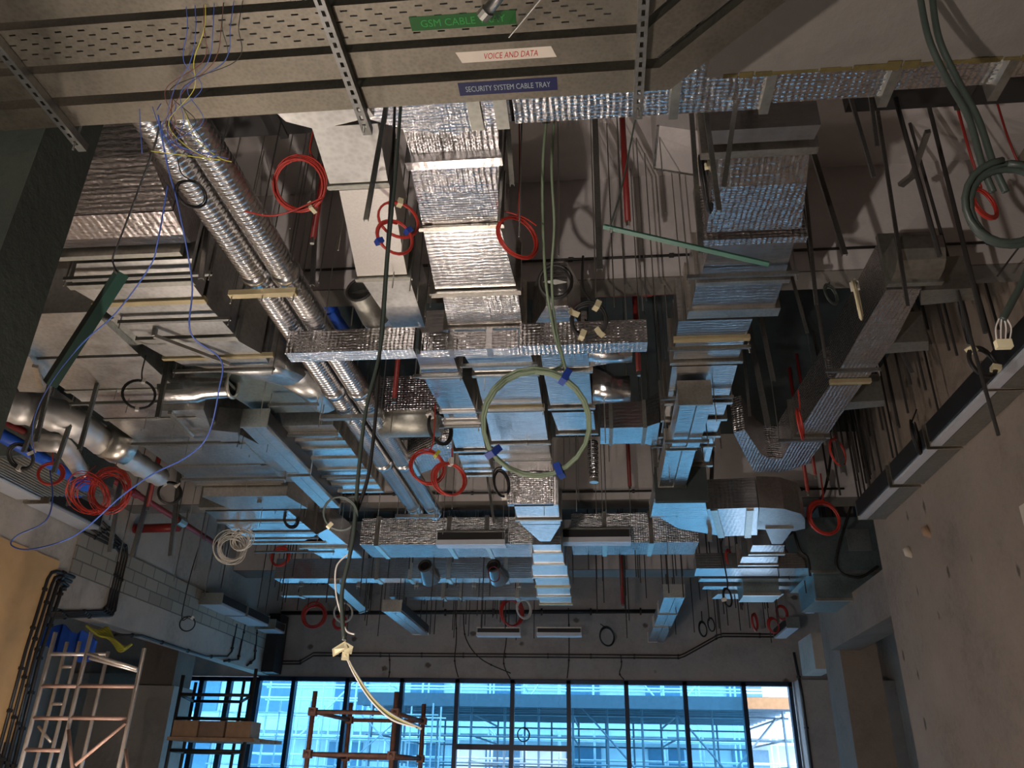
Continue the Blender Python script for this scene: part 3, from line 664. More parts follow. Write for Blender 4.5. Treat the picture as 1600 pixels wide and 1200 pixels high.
d.sec('galv', [ringY(155, 320, 475, 5.0, .6), ringY(215, 365, 524, 5.0, .6)]); d.flangeY(ringY(218, 368, 529, 5.0, .6), 'galvdull', 0.02, 0.07)
d.sec('galv', [ringY(222, 372, 535, 5.0, .6), ringY(258, 408, 555, 5.0, .6)]); d.flangeY(ringY(258, 424, 557, 5.0, .6), 'tape', 0.012, 0.04)
a6 = ringY(270, 415, 561, 5.0, .6); c6 = (Zp(418, 600, 5.05)); n = 16
d.sec('galv', [a6, ringY(290, 420, 570, 5.0, .5)])
a6 = ringY(290, 420, 570, 5.0, .5); cen = sum(a6, V())/4
def sqr(i, n, w, h): 
    t = 2*math.pi*(i+0.5)/n; return math.copysign(min(abs(math.cos(t))*1.4, 1), math.cos(t))*w/2, math.copysign(min(abs(math.sin(t))*1.4, 1), math.sin(t))*h/2
wS, hS = abs(a6[1].x-a6[0].x), 0.5; R6 = 0.2; e1 = V((-2.98, cen.y+0.5, 5.22))
d.part('reducer', 'galv', MB().loft([[cen+V((sqr(i, n, wS, hS)[0], 0, sqr(i, n, wS, hS)[1])) for i in range(n)], [e1+V((R6*math.cos(2*math.pi*(i+.5)/n), 0, R6*math.sin(2*math.pi*(i+.5)/n))) for i in range(n)]]), smooth=True)
d.part('spigot', 'galv', MB().tube([e1, e1+V((0.12, 0.35, 0)), e1+V((0.16, 0.7, 0))], 0.19, 18), smooth=True)
d.done()
# D7 wide low sheet duct at the left
d = Duct('sheet_duct', 'wide dull galvanised duct low at the far left with a reducer', 'duct')
g7 = lambda xa, xb, Y, z=5.0, h=.45: rect(xa, xb, Y, z, z+h)
Y7 = [6.05, 6.75, 7.45, 8.2, 8.9, 9.6]
for i in range(5):
    d.sec('galv', [g7(-5.24, -4.1 if i < 3 else -4.0, Y7[i]+.03), g7(-5.24, -4.1 if i < 3 else -4.0, Y7[i+1]-.03)]); d.flangeY(g7(-5.25, -4.08, Y7[i+1]), 'galvdull' if i < 2 else 'flange', 0.012, 0.05)
d.sec('galv', [g7(-5.5, -4.1, 5.3), g7(-5.4, -4.1, 6.03)], label='front section against the dark wall')
d.sec('galv', [g7(-5.15, -4.0, 9.65, 4.85, .5), g7(-5.0, -3.9, 10.2, 4.85, .5)])
pb = [V((-4.1, 7.0, 5.02)), V((-4.1, 7.6, 5.02)), V((-3.75, 8.6, 5.02)), V((-3.45, 9.6, 5.02)), V((-4.0, 9.6, 5.02)), V((-4.05, 8.5, 5.02))]
d.part('side_fitting', 'galv', MB().loft([pb, [p+V((0, 0, .4)) for p in pb]]))
d.done()
d = Duct('sheet_duct', 'tapered sheet transition in the left corner feeding the wide low duct', 'duct')
bt = [Zp(x, y, 4.93) for x, y in ((20, 590), (45, 556), (78, 604), (80, 614), (30, 612))]
d.part('taper', 'galv', MB().loft([bt, [p+V((0, 0, .4)) for p in bt]])); pa, pb_ = Zp(55, 572, 4.9), Zp(65, 606, 4.9); d.part('flange', 'flange', MB().bar(pa, pb_, 0.05, 0.03)); d.done()
t = Thing('flexible_duct', 'sagging silver flexible duct low at the far left', 'duct')
cl = spline([Zp(-30, 622, 4.95), Zp(40, 637, 4.95), Zp(105, 655, 4.93), Zp(160, 690, 4.95), Zp(210, 722, 5.0), Zp(250, 745, 5.05)], 9)
t.part('sleeve', 'satin', MB().tube(cl, [0.20+0.010*math.sin(i*1.7)-0.0018*i for i in range(len(cl))], 16), smooth=True)
pc = Zp(165, 688, 4.95); t.part('collar', 'flange', MB().tube([pc, pc+V((0.15, 0.25, 0))], 0.2, 14), smooth=True); t.done()
t = Thing('flexible_duct', 'limp grey duct sleeve under the silver flexible duct at the left', 'duct')
cl = spline([Zp(62, 690, 4.75), Zp(80, 692, 4.72), Zp(100, 698, 4.72), Zp(125, 735, 4.78)], 6); t.part('sleeve', 'satin', MB().tube(cl, [0.11-0.001*i for i in range(len(cl))], 12), smooth=True)
t.part('end_tape', 'flange', MB().tube([cl[-1], cl[-1]+V((0.03, 0.05, 0))], 0.095, 12)); t.done()
# round silencer beside the black coil
t = Thing('round_duct', 'short round foil duct with an open ribbed end beside the black cable loop', 'duct')
p0, p1 = Zp(255, 622, 4.92), Zp(368, 628, 4.92); p1 = V((p1.x, p0.y, p1.z)); dz = V((0, 0, 0.13))
mb = MB().tube([p0+dz, p0.lerp(p1, .5)+dz, p0.lerp(p1, .62)+dz, p1+dz], [0.17, 0.17, 0.14, 0.13], 18, caps=False); t.part('sleeve', 'foilsmooth', mb, smooth=True)
rm = MB().tube([p1+dz+V((0, math.cos(a), math.sin(a)))*0.13 for a in [2*math.pi*i/18 for i in range(18)]], 0.02, 6, True); t.part('end_ring', 'flange', rm, smooth=True)
t.part('damper_blade', 'galvdull', MB().box(p1.x-.02, p1.x-.015, p1.y-.11, p1.y+.11, p1.z+.115, p1.z+.145), sub=rm); t.done()
t = Duct('sheet_duct', 'short sheet duct stub joining the round foil duct to the linear diffusers', 'duct')
bt = [Zp(x, y, 4.92) for x, y in ((252, 642), (305, 650), (345, 690), (372, 690), (372, 676), (330, 672), (318, 640))]
t.part('body', 'galv', MB().loft([bt, [p+V((0, 0, .28)) for p in bt]])); t.part('flange', 'flange', MB().bar(Zp(265, 645, 4.9), Zp(300, 682, 4.9), .04, .03)); t.done()
# D9, D10 striped left centre ducts
d = Duct('sheet_duct', 'broad blue lit duct with close joints left of the spiral ducts', 'duct')
ys = [663, 676, 688, 700, 716, 733, 749, 757, 768]
for i in range(len(ys)-1):
    Ya, Yb = Zp(480, ys[i], 5.02).y, Zp(480, ys[i+1], 5.02).y
    xl_ = -3.62 if i else -3.5; xr_ = -2.82
    d.sec('foilsmooth' if i % 2 else 'galv', [rect(xl_, xr_, Ya+.03, 5.02, 5.45), rect(xl_, xr_, Yb-.03, 5.02, 5.45)]); d.flangeY(rect(xl_, xr_, Yb, 5.02, 5.45), 'flange', 0.02, 0.05)
bt = [V((-3.9, 6.6, 5.12)), V((-2.95, 6.6, 5.12)), V((-2.82, 7.6, 5.1)), V((-3.6, 7.6, 5.1))]
d.part('top_fitting', 'teal', MB().loft([bt, [p+V((0, 0, .4)) for p in bt]])); d.done()
d = Duct('sheet_duct', 'blue striped duct with a dull olive front face near the white cable bundle', 'duct')
YA = Zp(385, 797, 4.85).y; zt = 5.45
d.sec('galvdull', [rect(-5.45, -4.1, YA-.08, 4.87, zt), rect(-5.45, -4.1, YA-.02, 4.85, zt)], label='dull olive front plate')
ys = [798, 812, 818, 829, 832, 846]
for i in range(0, 6, 2):
    Ya, Yb = Zp(420, ys[i], 4.85).y, Zp(420, ys[i+1], 4.85).y
    d.sec('foilsmooth', [rect(-5.4, -4.2, Ya, 4.85, 5.3), rect(-5.4, -4.2, Yb, 4.85, 5.3)]); d.flangeY(rect(-5.42, -4.2, Yb+.07, 4.85, 5.3), 'flange', 0.02, 0.08)
d.done()
d = Duct('sheet_duct', 'blue lit V shaped fitting beyond the linear diffusers at the left', 'duct fitting')
bt = [Zp(x, y, 4.85) for x, y in ((466, 850), (490, 838), (512, 826), (540, 849), (566, 872), (505, 872))]
d.part('body', 'foilsmooth', MB().loft([bt, [p+V((0, 0, .35)) for p in bt]])); d.part('flange', 'flange', MB().bar(Zp(468, 856, 4.83), Zp(545, 856, 4.83), .06, .03)); d.done()
# mid ducts between spirals and D2
d = Duct('foil_duct', 'dark foil box duct crossing between the spiral ducts and the narrow duct', 'duct')
Yv = 7.6; d.part('duct_section', 'foil', MB().box(LX(576, Yv, 5.1), LX(690, Yv, 5.1), Yv, Yv+.5, 5.1, 5.5)); 
x0, x1 = LX(585, Yv, 5.05), LX(680, Yv, 5.05)
d.part('rounded_underside', 'galvdull', MB().loft([[V((x, Yv+.27+.25*math.cos(t), 5.12-.2*math.sin(t))) for t in [math.pi*i/8 for i in range(9)]] for x in (x0, x1)]), smooth=True)
d.flangeX(x0, Yv, Yv+.5, 5.08, 5.5, 'flange', .02); d.done()
d = Duct('foil_duct', 'tilted foil elbow with a blue lit underside behind the red coils', 'duct')
bt = [Zp(x, y, 5.0) for x, y in ((636, 716), (652, 708), (690, 690), (706, 690), (706, 725), (690, 728), (650, 742))]
d.part('body', 'foil', MB().loft([bt, [p+V((0, -.1, .42)) for p in bt]])); d.part('flange', 'flange', MB().bar(Zp(640, 716, 4.98), Zp(655, 742, 4.98), .04, .03)); d.done()
d = Duct('foil_duct', 'small tapered round takeoff left of the narrow duct', 'duct')
p0, p1 = Zp(588, 492, 5.08), Zp(562, 462, 5.2); p1 = Yp(562, 452, p0.y-.35)
mb = MB().tube([p0, p0.lerp(p1, .6), p1], [.14, .12, .11], 18, caps=False); d.part('collar', 'galvdull', mb, smooth=True)
dv = (p1-p0).normalized(); uu, vv = mb.frame(dv); rm = MB().tube([p1+(uu*math.cos(a)+vv*math.sin(a))*.11 for a in [2*math.pi*i/18 for i in range(18)]], .013, 6, True); d.part('collar_rim', 'darksteel', rm, smooth=True)
d.part('damper_blade', 'galvdull', MB().loft([[p1-dv*e+uu*a+vv*b for a, b in ((-.09, 0), (0, .02), (.09, 0), (0, -.02))] for e in (.03, .034)]), sub=rm)
d.done()
d = Duct('foil_duct', 'blue lit stub box under the small takeoff left of the narrow duct', 'duct')
bt = [Zp(x, y, 5.06) for x, y in ((560, 494), (600, 490), (640, 512), (575, 518))]; d.part('body', 'foilsmooth', MB().loft([bt, [p+V((0, 0, .3)) for p in bt]])); d.part('flange', 'flange', MB().bar(bt[3], bt[2], .03, .03)); d.done()
# far cross ducts
def crossduct(label, xa, xb, yn, yf, z, h, bands, mat='foil', under='foilsmooth'):
    d = Duct('foil_duct', label, 'duct'); Ya, Yb = Zp((xa+xb)/2, yn, z).y, Zp((xa+xb)/2, yf, z).y
    x0, x1 = LX(xa, Ya, z), LX(xb, Ya, z)
    d.part('duct_section', mat, MB().box(x0, x1, Ya, Yb, z+.004, z+h)); 
    for b in bands: d.flangeX(LX(b, Ya, z), Ya, Yb, z, z+h, 'flange', .02, .07)
    return d
crossduct('dark foil cross duct behind the far left slot diffuser', 562, 833, 851, 871, 4.93, .45, (588, 700, 760)).done()
crossduct('pale foil cross duct left of the far end of the centre duct', 428, 832, 904, 911, 4.88, .38, (588, 640, 700, 790), 'foilsmooth').done()
crossduct('lowest pale cross duct near the far end of the centre duct', 608, 842, 933, 938, 4.85, .32, (692, 720, 808), 'foilsmooth').done()
crossduct('blue bottomed foil cross duct at the far right of the centre duct', 893, 1092, 848, 867, 4.93, .48, (945, 1018), 'foil').done()
crossduct('thin pale cross duct at the far left below the red coil', 438, 520, 931, 934, 4.85, .22, (470,), 'galv').done()
for lab, x, y in (('left one of two dark round takeoffs on the pale far cross duct', 664, 884), ('right one of two dark round takeoffs on the pale far cross duct', 771, 884)):
    Yk = 14.6; p1 = Yp(x, y, Yk-.3); p0 = Yp(x+10, y+18, Yk+.05)
    t = Thing('round_takeoff', lab, 'duct'); mb = MB().tube([p0, p1], [.2, .11], 14, caps=False); t.part('collar', 'foilsmooth', mb, smooth=True)
    dv = (p1-p0).normalized(); uu, vv = mb.frame(dv); t.part('collar_rim', 'darksteel', MB().tube([p1+(uu*math.cos(a)+vv*math.sin(a))*.11 for a in [2*math.pi*i/14 for i in range(14)]], .025, 6, True), smooth=True); t.part('inner_sleeve', 'black', MB().tube([p1+dv*-.06, p1+dv*-.02], .1, 14)); t.done()
# slanted duct far left
d = Duct('sheet_duct', 'slanting sheet duct beyond the pale far cross duct at the left', 'duct')
bt = [Zp(x, y, 4.8) for x, y in ((512, 912), (530, 912), (574, 953), (562, 957))]; d.part('body', 'galv', MB().loft([bt, [p+V((0, 0, .3)) for p in bt]])); d.part('flange', 'flange', MB().bar(bt[2], bt[3], .05, .05)); d.done()
# right rear units
d = Thing('air_unit', 'dark galvanised air handling unit at the end of the right wall', 'air unit')
Yu = 13.0; ax, bx = LX(1262, Yu, 5.0), LX(1372, Yu, 5.0)
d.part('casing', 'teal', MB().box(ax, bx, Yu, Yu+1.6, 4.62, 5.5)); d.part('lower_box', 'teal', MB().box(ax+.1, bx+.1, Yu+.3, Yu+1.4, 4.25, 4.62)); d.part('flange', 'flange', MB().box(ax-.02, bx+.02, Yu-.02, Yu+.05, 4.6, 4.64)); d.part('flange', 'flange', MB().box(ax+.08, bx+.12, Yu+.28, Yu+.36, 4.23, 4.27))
d.part('label_plate', 'galv', MB().box(bx-.45, bx-.1, Yu-.012, Yu, 4.95, 5.3)); d.done()
d = Thing('air_unit', 'small shaded duct box under the right cross duct beside the red coil', 'air unit')
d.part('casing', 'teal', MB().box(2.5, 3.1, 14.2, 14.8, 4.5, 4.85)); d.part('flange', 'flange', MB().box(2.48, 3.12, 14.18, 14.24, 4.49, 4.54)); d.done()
d = Thing('air_unit', 'ribbed blue grey fan unit against the left wall above the near diffuser', 'air unit')
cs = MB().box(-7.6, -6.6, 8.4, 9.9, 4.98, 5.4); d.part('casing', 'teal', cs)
for k in range(14): d.part('rib', 'galv', MB().box(-7.58+k*.07, -7.55+k*.07, 8.42, 9.88, 4.955, 4.985))
d.part('edge_strip', 'flange', MB().box(-6.6, -6.55, 8.4, 9.9, 4.95, 5.05)); d.done()

# ------------------------------------------------------------------ slot diffusers
def diffuser(label, x0, x1, y0, y1, z, side, group=None, h=0.2, frame='galv', wide=.45, border=None):
    """side: which long side carries the black lined slot: '-x', '+x' or '-y'"""
    t = Thing('slot_diffuser', label, 'air diffuser', group)
    t.part('plenum', 'galv', MB().box(x0, x1, y0, y1, z+0.02, z+h))
    b = MB(); alongx = side == '-y'
    fr = t.part('slot_frame', frame, b)
    if alongx:
        b.box(x0-.01, x1+.01, y0-.02, y0+.05, z-.01, z+.065); b.box(x0-.01, x1+.01, y0+.07, y1, z-.01, z+.02)
        t.part('black_liner', 'black', MB().box(x0+.01, x1-.01, y0-.012, y0, z+.065, z+h-.015))
        t.part('top_lip', 'flange', MB().box(x0-.01, x1+.01, y0-.03, y0+.01, z+h-.01, z+h+.01))
    else:
        w = x1-x0; n = wide
        if side == '-x': xs = [x0, x0+w*n, x0+w*(n+.04), x1]
        else: xs = [x1-w*n, x1, x0, x1-w*(n+.04)]
        b.box(xs[0], xs[1], y0, y1, z-.012, z+.02)
        t.part('border_strip', border or frame, MB().box(xs[2], xs[3], y0, y1, z-.006, z+.02))
        xb = x0 if side == '-x' else x1; e = .012 if side == '+x' else -.012
        t.part('black_liner', 'black', MB().box(min(xb, xb+e), max(xb, xb+e), y0+.01, y1-.01, z+.035, z+h-.01))
        t.part('end_cap', 'flange', MB().box(x0-.015, x1+.015, y0-.02, y0, z-.012, z+h+.02)); t.part('end_cap', 'flange', MB().box(x0-.015, x1+.015, y1, y1+.02, z-.012, z+h+.02))
    return t.done()
ya = lambda x, y, X: Xp(x, y, X).y
for lab, a, b in (('slot diffuser on the right wall nearest the camera, cut by the frame', (1640, 500), (1546, 602)), ('second slot diffuser from the front on the right wall, below a cable coil', (1543, 607), (1474, 692)), ('third slot diffuser from the front on the right wall', (1466, 698), (1418, 752)), ('slot diffuser at the far end of the right wall', (1411, 758), (1369, 808))):
    diffuser(lab, 3.55, 3.89, Zp(*a, 4.87).y, Zp(*b, 4.87).y, 4.85, '-x', h=.25, frame='whitealu', wide=.3, border='galvdull')
for lab, a, b in (('slot diffuser on the left wall nearest the camera, below the ribbed fan unit', (-60, 745), (58, 800)), ('second slot diffuser on the left wall, crossed by the loose blue wire', (72, 806), (150, 851))):
    diffuser(lab, -7.97, -7.62, ya(*a, -7.6), ya(*b, -7.6), 4.93, '+x', h=.3, frame='whitealu')
for lab, a, b in (('front one of three white slot diffusers on the far left wall', (330, 948), (368, 967)), ('middle one of three white slot diffusers on the far left wall', (371, 968), (404, 986)), ('last slot diffuser on the far left wall beside the black corner post', (415, 990), (444, 1005))):
    diffuser(lab, -7.96, -7.5, ya(*a, -7.7), min(19.2, ya(*b, -7.7)), 4.62, '+x', frame='whitealu', wide=.7)
diffuser('front slot diffuser of the pair left of the spiral ducts', -3.66, -3.40, Zp(395, 667, 4.85).y, Zp(460, 738, 4.85).y, 4.85, '+x', h=.18)
diffuser('rear slot diffuser of the pair left of the spiral ducts', -3.70, -3.44, Zp(465, 744, 4.85).y, Zp(497, 792, 4.85).y, 4.85, '+x', h=.18)
for lab, a, b, y, z in (('slot diffuser facing the camera left of the narrow end of the centre duct', 682, 788, 850, 4.85), ('slot diffuser facing the camera right of the narrow end of the centre duct', 875, 985, 846, 4.85), ('left small slot diffuser hung in front of the far wall', 745, 812, 993, 4.45), ('right small slot diffuser hung in front of the far wall', 839, 908, 993, 4.45)):
    P_ = Zp((a+b)/2, y, z); diffuser(lab, LX(a, P_.y, z), LX(b, P_.y, z), P_.y, P_.y+.22, z, '-y', h=.2 if y < 900 else .17, frame='whitealu')
a, b = Zp(612, 955, 4.5), Zp(640, 991, 4.5); diffuser('blue lit slot diffuser slanting at the left of the far wall', a.x-.18, a.x+.18, a.y, b.y, 4.5, '+x', frame='foilsmooth')
for lab, a, b in (('front slot diffuser of the row at the right end of the far wall', (1056, 933), (1048, 957)), ('middle slot diffuser of the row at the right end of the far wall', (1045, 960), (1038, 977)), ('last slot diffuser of the row at the right end of the far wall', (1036, 980), (1031, 1003))):
    p, q_ = Zp(*a, 4.5), Zp(*b, 4.5); diffuser(lab, p.x-.2, p.x+.15, p.y, q_.y, 4.5, '+x', frame='foilsmooth')
p, q_ = Zp(1290, 938, 4.6), Zp(1258, 962, 4.6); diffuser('white slot diffuser on the right near the concrete column', 4.0, 4.16, p.y-.3, p.y+1.2, 4.6, '-x', frame='whitealu', wide=.7)
p = Zp(1240, 975, 4.6); diffuser('white slot diffuser above the right end of the glazing', 4.0, 4.25, 18.0, 19.4, 4.6, '-x', frame='whitealu', wide=.7)
for i, (lab, a, b) in enumerate((('front unit of three long slot diffusers under the right foil duct', (1092, 632), (1072, 697)), ('middle unit of three long slot diffusers under the right foil duct', (1070, 703), (1056, 760)), ('rear unit of three long slot diffusers under the right foil duct', (1052, 768), (1045, 806)))):
    p, q_ = Zp(*a, 4.72), Zp(*b, 4.72); diffuser(lab, p.x-.17-.02*i, p.x+.11, p.y, q_.y, 4.72, '+x', h=.22, frame='foilsmooth')

# ------------------------------------------------------------------ hanger frames and rods
def trapeze(label, x0, x1, Y, z, mat='strut', drop=0.08, group=None):
    t = Thing('hanger_frame', label, 'hanger', group)
    e = min(.06, (x1-x0)*.08); x0 += e; x1 -= e
    t.part('channel', mat, MB().cchan((x0, Y, z-.035), (x1, Y, z-.035), .03, .03))
    for x in (x0+.015, x1-.015): t.part('threaded_rod', 'rod', MB().tube([(x, Y, z-drop), (x, Y, top(Y, x))], .006, 6))
    t.done()
def row(label, items, z):
    for i, (x0, x1, Y) in enumerate(items):
        trapeze('%s hanger frame from the front under the %s' % (ORD[i], label), x0, x1, Y, z)
row('centre foil duct', [(-1.24, -.42, Y) for Y in (6.35, 7.35, 8.75)], 4.97)
row('narrow duct left of centre', [(-1.70, -1.15, 6.55), (-1.68, -1.15, 7.75), (-1.68, -1.15, 9.05)], 4.98)
row('right foil duct', [(.66, 1.58, 5.05), (.60, 1.42, 6.15), (.60, 1.42, 7.15), (.58, 1.40, 8.4)], 4.97)
row('far right foil duct', [(2.05, 2.62, 6.65), (1.95, 2.55, 8.3)], 4.97)
row('big left foil duct', [(-4.05, -2.75, 4.75), (-3.98, -2.88, 5.4), (-3.95, -2.85, 6.3)], 4.97)
row('wide low duct at the left', [(-5.35, -3.95, 6.9), (-5.35, -3.9, 8.0), (-5.3, -3.8, 9.2)], 4.95)
row('broad blue lit duct', [(-3.35, -2.72, 7.15), (-3.72, -2.75, 7.95), (-3.72, -2.75, 9.3)], 5.0)
row('blue striped duct', [(-5.55, -4.1, 11.5), (-5.55, -4.1, 12.3)], 4.82)
row('pale far cross duct', [(LX(x, 15.0, 4.88)-.05, LX(x, 15.0, 4.88)+.05, 15.0+.02*k) for k, x in enumerate((470, 560, 650, 740, 810))], 4.86)
row('long slot diffusers under the right foil duct', [(.68, 1.2, 7.6), (.66, 1.2, 9.4)], 4.70)

def hang(label, xt, yt, xb, yb, Y, w, mat='strut', cat='hanger', name='channel_hanger', rnd=False, th=None):
    p, q = Yp(xt, yt, Y), Yp(xb, yb, Y); d = (p-q).normalized(); zt = top(Y, p.x)-.01
    p2 = q+d*((zt-q.z)/d.z); mb = MB()
    wm = w*Y*1.06/FPX
    if rnd: mb.tube([q, p2], wm/2, 8)
    else: mb.cchan(q, p2, wm, th or wm*.7, max(.002, wm*.1))
    return one(name, label, cat, mat, mb)
for a in (
 ('bright steel channel hanging below the trays above the left red coil pair', 602, 170, 571, 343, 3.0, 9),
 ('steel channel hanging beside the centre duct near the red loop', 792, 175, 800, 288, 3.6, 9),
 ('thin steel strap hanging behind the bright channel at the centre duct', 790, 205, 779, 345, 3.9, 5),
 ('long grey steel channel hanging in front of the first concrete beam', 930, 195, 937, 420, 4.9, 11),
 ('steel channel hanging left of the right foil duct front section', 1105, 185, 1124, 328, 3.55, 9),
 ('steel channel crossing the right foil duct front section, leaning left', 1155, 125, 1131, 292, 3.4, 9),
 ('dark steel channel hanging beside the black cable bundle', 1082, 195, 1096, 395, 4.2, 9),
 ('steel angle hanging right of the right foil duct over the shaded slab', 1332, 160, 1366, 276, 3.8, 7),
 ('short steel angle hanging right of the foil header', 1362, 160, 1371, 228, 3.75, 7),
 ('steel angle hanging over the first beam right of the right foil duct', 1275, 250, 1321, 397, 4.9, 9),
 ('dark channel hanging over the far right foil duct front, next to the elbow', 1397, 335, 1419, 478, 5.0, 6),
 ('steel stud hanging in front of the left spiral duct lower run', 492, 360, 487, 445, 5.0, 8),
 ('steel stud hanging beside the big left foil duct', 325, 345, 313, 435, 4.6, 9),
 ('steel stud with bright edge left of the black cable loop', 265, 540, 245, 652, 6.4, 8),
 ('bright flat stud hanging over the silver flexible duct', 142, 632, 123, 702, 6.6, 7),
 ('steel stud hanging at the left end of the silver flexible duct', 76, 600, 55, 690, 6.3, 7),
 ('steel stud hanging over the blue pipe at the far left', 52, 660, 35, 706, 6.8, 7),
 ('steel stud hanging in front of the small red coil at the far left', 95, 700, 82, 738, 7.2, 7),
 ('thick steel channel hanging behind the right foil duct, middle of the rack', 1180, 560, 1201, 667, 7.5, 8),
 ('thin steel channel hanging behind the right foil duct, left of the rack', 1163, 560, 1172, 650, 7.6, 4),
 ('pale steel channel hanging at the right of the rack behind the right foil duct', 1190, 500, 1209, 595, 6.6, 7),
 ('pale channel hanging left of the striped slab beside the far right duct', 1240, 440, 1262, 520, 5.9, 5),
 ('grey channel hanging in front of the cream cable coil', 1262, 330, 1276, 475, 5.2, 6),
 ('steel stud hanging right of the lower red loop at the right', 1308, 690, 1318, 738, 9.0, 6),
 ('steel stud hanging beyond the far right duct branch', 1437, 495, 1454, 538, 6.6, 6),
 ('steel stud hanging at the middle branch of the far right duct', 1415, 560, 1426, 582, 7.0, 6),
 ('tall steel channel hanging in front of the right cross duct', 1112, 745, 1109, 846, 11.0, 6),
 ('steel channel hanging left of the white cable bundle', 272, 805, 265, 868, 10.2, 6),
 ('steel channel hanging over the olive duct front near the left diffusers', 412, 745, 404, 785, 9.8, 6),
 ('steel channel hanging at the far left behind the orange coil', 180, 800, 170, 862, 9.6, 6),
 ('bright steel channel hanging between the cross duct and the left slot diffuser', 768, 790, 772, 818, 12.0, 4),
 ('steel channel hanging at the end of the orange coil wire', 118, 735, 105, 790, 8.6, 6),
 ('steel channel hanging at the left of the red sprinkler branch', 232, 770, 205, 870, 10.6, 7),
): hang(*a)
for a in (
 ('long black rod hanging at the right in front of the first beam', 1405, 175, 1468, 400, 4.2, 9),
 ('black rod hanging below the first beam right end', 1495, 340, 1540, 520, 5.2, 8),
 ('black rod hanging at the upper right beside the red cable', 1452, 300, 1560, 680, 5.5, 6),
 ('dark rod hanging under the first beam right of the right foil duct', 1262, 375, 1290, 560, 5.7, 6),
): hang(*a, mat='darksteel', name='hanging_rod', rnd=True)
t = Thing('cable_bracket', 'small steel stub bracket high on the slab at the upper right', 'bracket'); p = Yp(1450, 205, 4.4); q = Yp(1425, 275, 4.9)
t.part('arm', 'rod', MB().bar(p, q, .035, .03)); t.part('foot', 'rod', MB().bar(q, q+V((-.05, .1, 0)), .05, .03)); t.done()
# thin rods: each row hangs with one support line
def rods(label, group, pts, r=.005, mat='rod'):
    for (x, Y, zb) in pts: one('threaded_rod', label, 'rod', mat, MB().tube([(x, Y, zb), (x, Y, top(Y, x)-.002)], r, 6), group)
R = random.Random(3)
def scatter(n, x0, x1, y0, y1, z0, z1): return [(R.uniform(x0, x1), R.uniform(y0, y1), R.uniform(z0, z1)) for _ in range(n)]
rods('thin bare threaded rod hanging before the first concrete beam', 'bare rods before the first beam', [(-2.0, 4.2, 4.9), (-1.72, 4.4, 4.85), (-.2, 4.5, 4.8), (-.42, 4.0, 4.6), (.05, 5.2, 4.9), (.28, 5.4, 4.8), (.42, 5.5, 4.95), (-2.1, 5.3, 4.8), (-1.95, 5.5, 4.9), (.55, 4.6, 5.2), (.75, 5.6, 4.9)])
def pr(l): return [(Yp(x, y, Y).x, Y, Yp(x, y, Y).z) for x, y, Y in l]
rods('thin bright rod hanging beside the spiral ducts and the thick upper red coil', 'bright rods by the upper red coil', pr([(410, 335, 3.9), (343, 245, 3.4), (498, 442, 4.9), (470, 452, 5.0), (440, 470, 5.1), (455, 410, 4.7)]), .005, 'strut')
rods('thin bright rod hanging between the centre duct and the narrow pale duct', 'bright rods by the narrow duct', pr([(628, 395, 4.3), (640, 455, 4.9), (652, 470, 5.0), (613, 450, 4.9), (664, 495, 5.4), (672, 480, 5.2)]), .005, 'strut')
rods('thin bright rod hanging between the branched duct and the right foil duct', 'bright rods right of the branched duct', pr([(960, 480, 5.3), (977, 445, 5.1), (1010, 470, 5.5), (1025, 500, 5.7), (1000, 520, 5.9), (1040, 560, 6.5), (1032, 640, 7.8)]), .005, 'strut')
rods('thin bare threaded rod hanging in the dark bay behind the first beam, centre', 'bare rods in the dark bay', scatter(42, -2.2, 1.6, 6.4, 11.8, 4.5, 5.2))
rods('thin bare threaded rod hanging among the left sheet ducts', 'bare rods among the left ducts', scatter(40, -5.4, -2.3, 6.4, 11.0, 4.55, 5.1))
rods('dark bare rod hanging along the right wall above the diffusers', 'bare rods along the right wall', scatter(34, 3.0, 3.78, 6.4, 11.2, 4.9, 5.4), .013, 'darksteel')
rods('thin bare rod hanging in the far bays left of the centre duct', 'bare rods in the far left bays', scatter(76, -7.0, -1.2, 12.9, 19.3, 4.35, 5.0), .010, 'darksteel')
rods('thin bare rod hanging in the far bays right of the centre duct', 'bare rods in the far right bays', scatter(60, -.4, 4.2, 12.9, 19.3, 4.4, 5.0), .010, 'darksteel')
rods('grey bare rod hanging along the left wall above the block courses', 'bare rods along the left wall', scatter(20, -7.6, -6.0, 10.5, 16.5, 4.4, 5.2), .010)

# ------------------------------------------------------------------ pipes
def pipe(name, label, cat, mat, pts, r, n=10, extra=None, smooth=True):
    t = Thing(name, label, cat); t.part('pipe', mat, MB().tube(pts, r, n), smooth=smooth)
    for nm, m, mb in (extra or []): t.part(nm, m, mb)
    return t.done()
def drop(label, x, yt, yb, Y, r, xt=None):
    q = Yp(x, yb, Y); zt = top(Y)-.005
    t = Thing('sprinkler_drop', label, 'sprinkler pipe'); t.part('pipe', 'redpipe', MB().tube([q, V((q.x, Y, zt))], r, 10), smooth=True)
    t.part('end_cap', 'flange', MB().tube([q-V((0, 0, .05)), q], r*.75, 8)); t.done()
drop('red pipe drop ending behind the left upper red coil', 489, 280, 372, 4.6, .022)
drop('red pipe drop ending before the first beam, above the green bar', 981, 200, 346, 5.0, .024)
drop('red pipe drop below the low crossing duct, left of the narrow duct', 616, 560, 622, 7.2, .025)
drop('red pipe drop right of the branched duct, over the dark bay', 998, 450, 580, 7.0, .025)
drop('dark red pipe drop beyond the boxy cross duct', 984, 690, 760, 11.6, .03)
drop('red pipe drop under the curved end of the far right duct, left one', 1262, 730, 768, 10.0, .025)
drop('red pipe drop under the curved end of the far right duct, right one', 1274, 690, 742, 9.6, .02)
drop('red pipe drop beside the far left sprinkler main', 231, 752, 792, 10.4, .03)
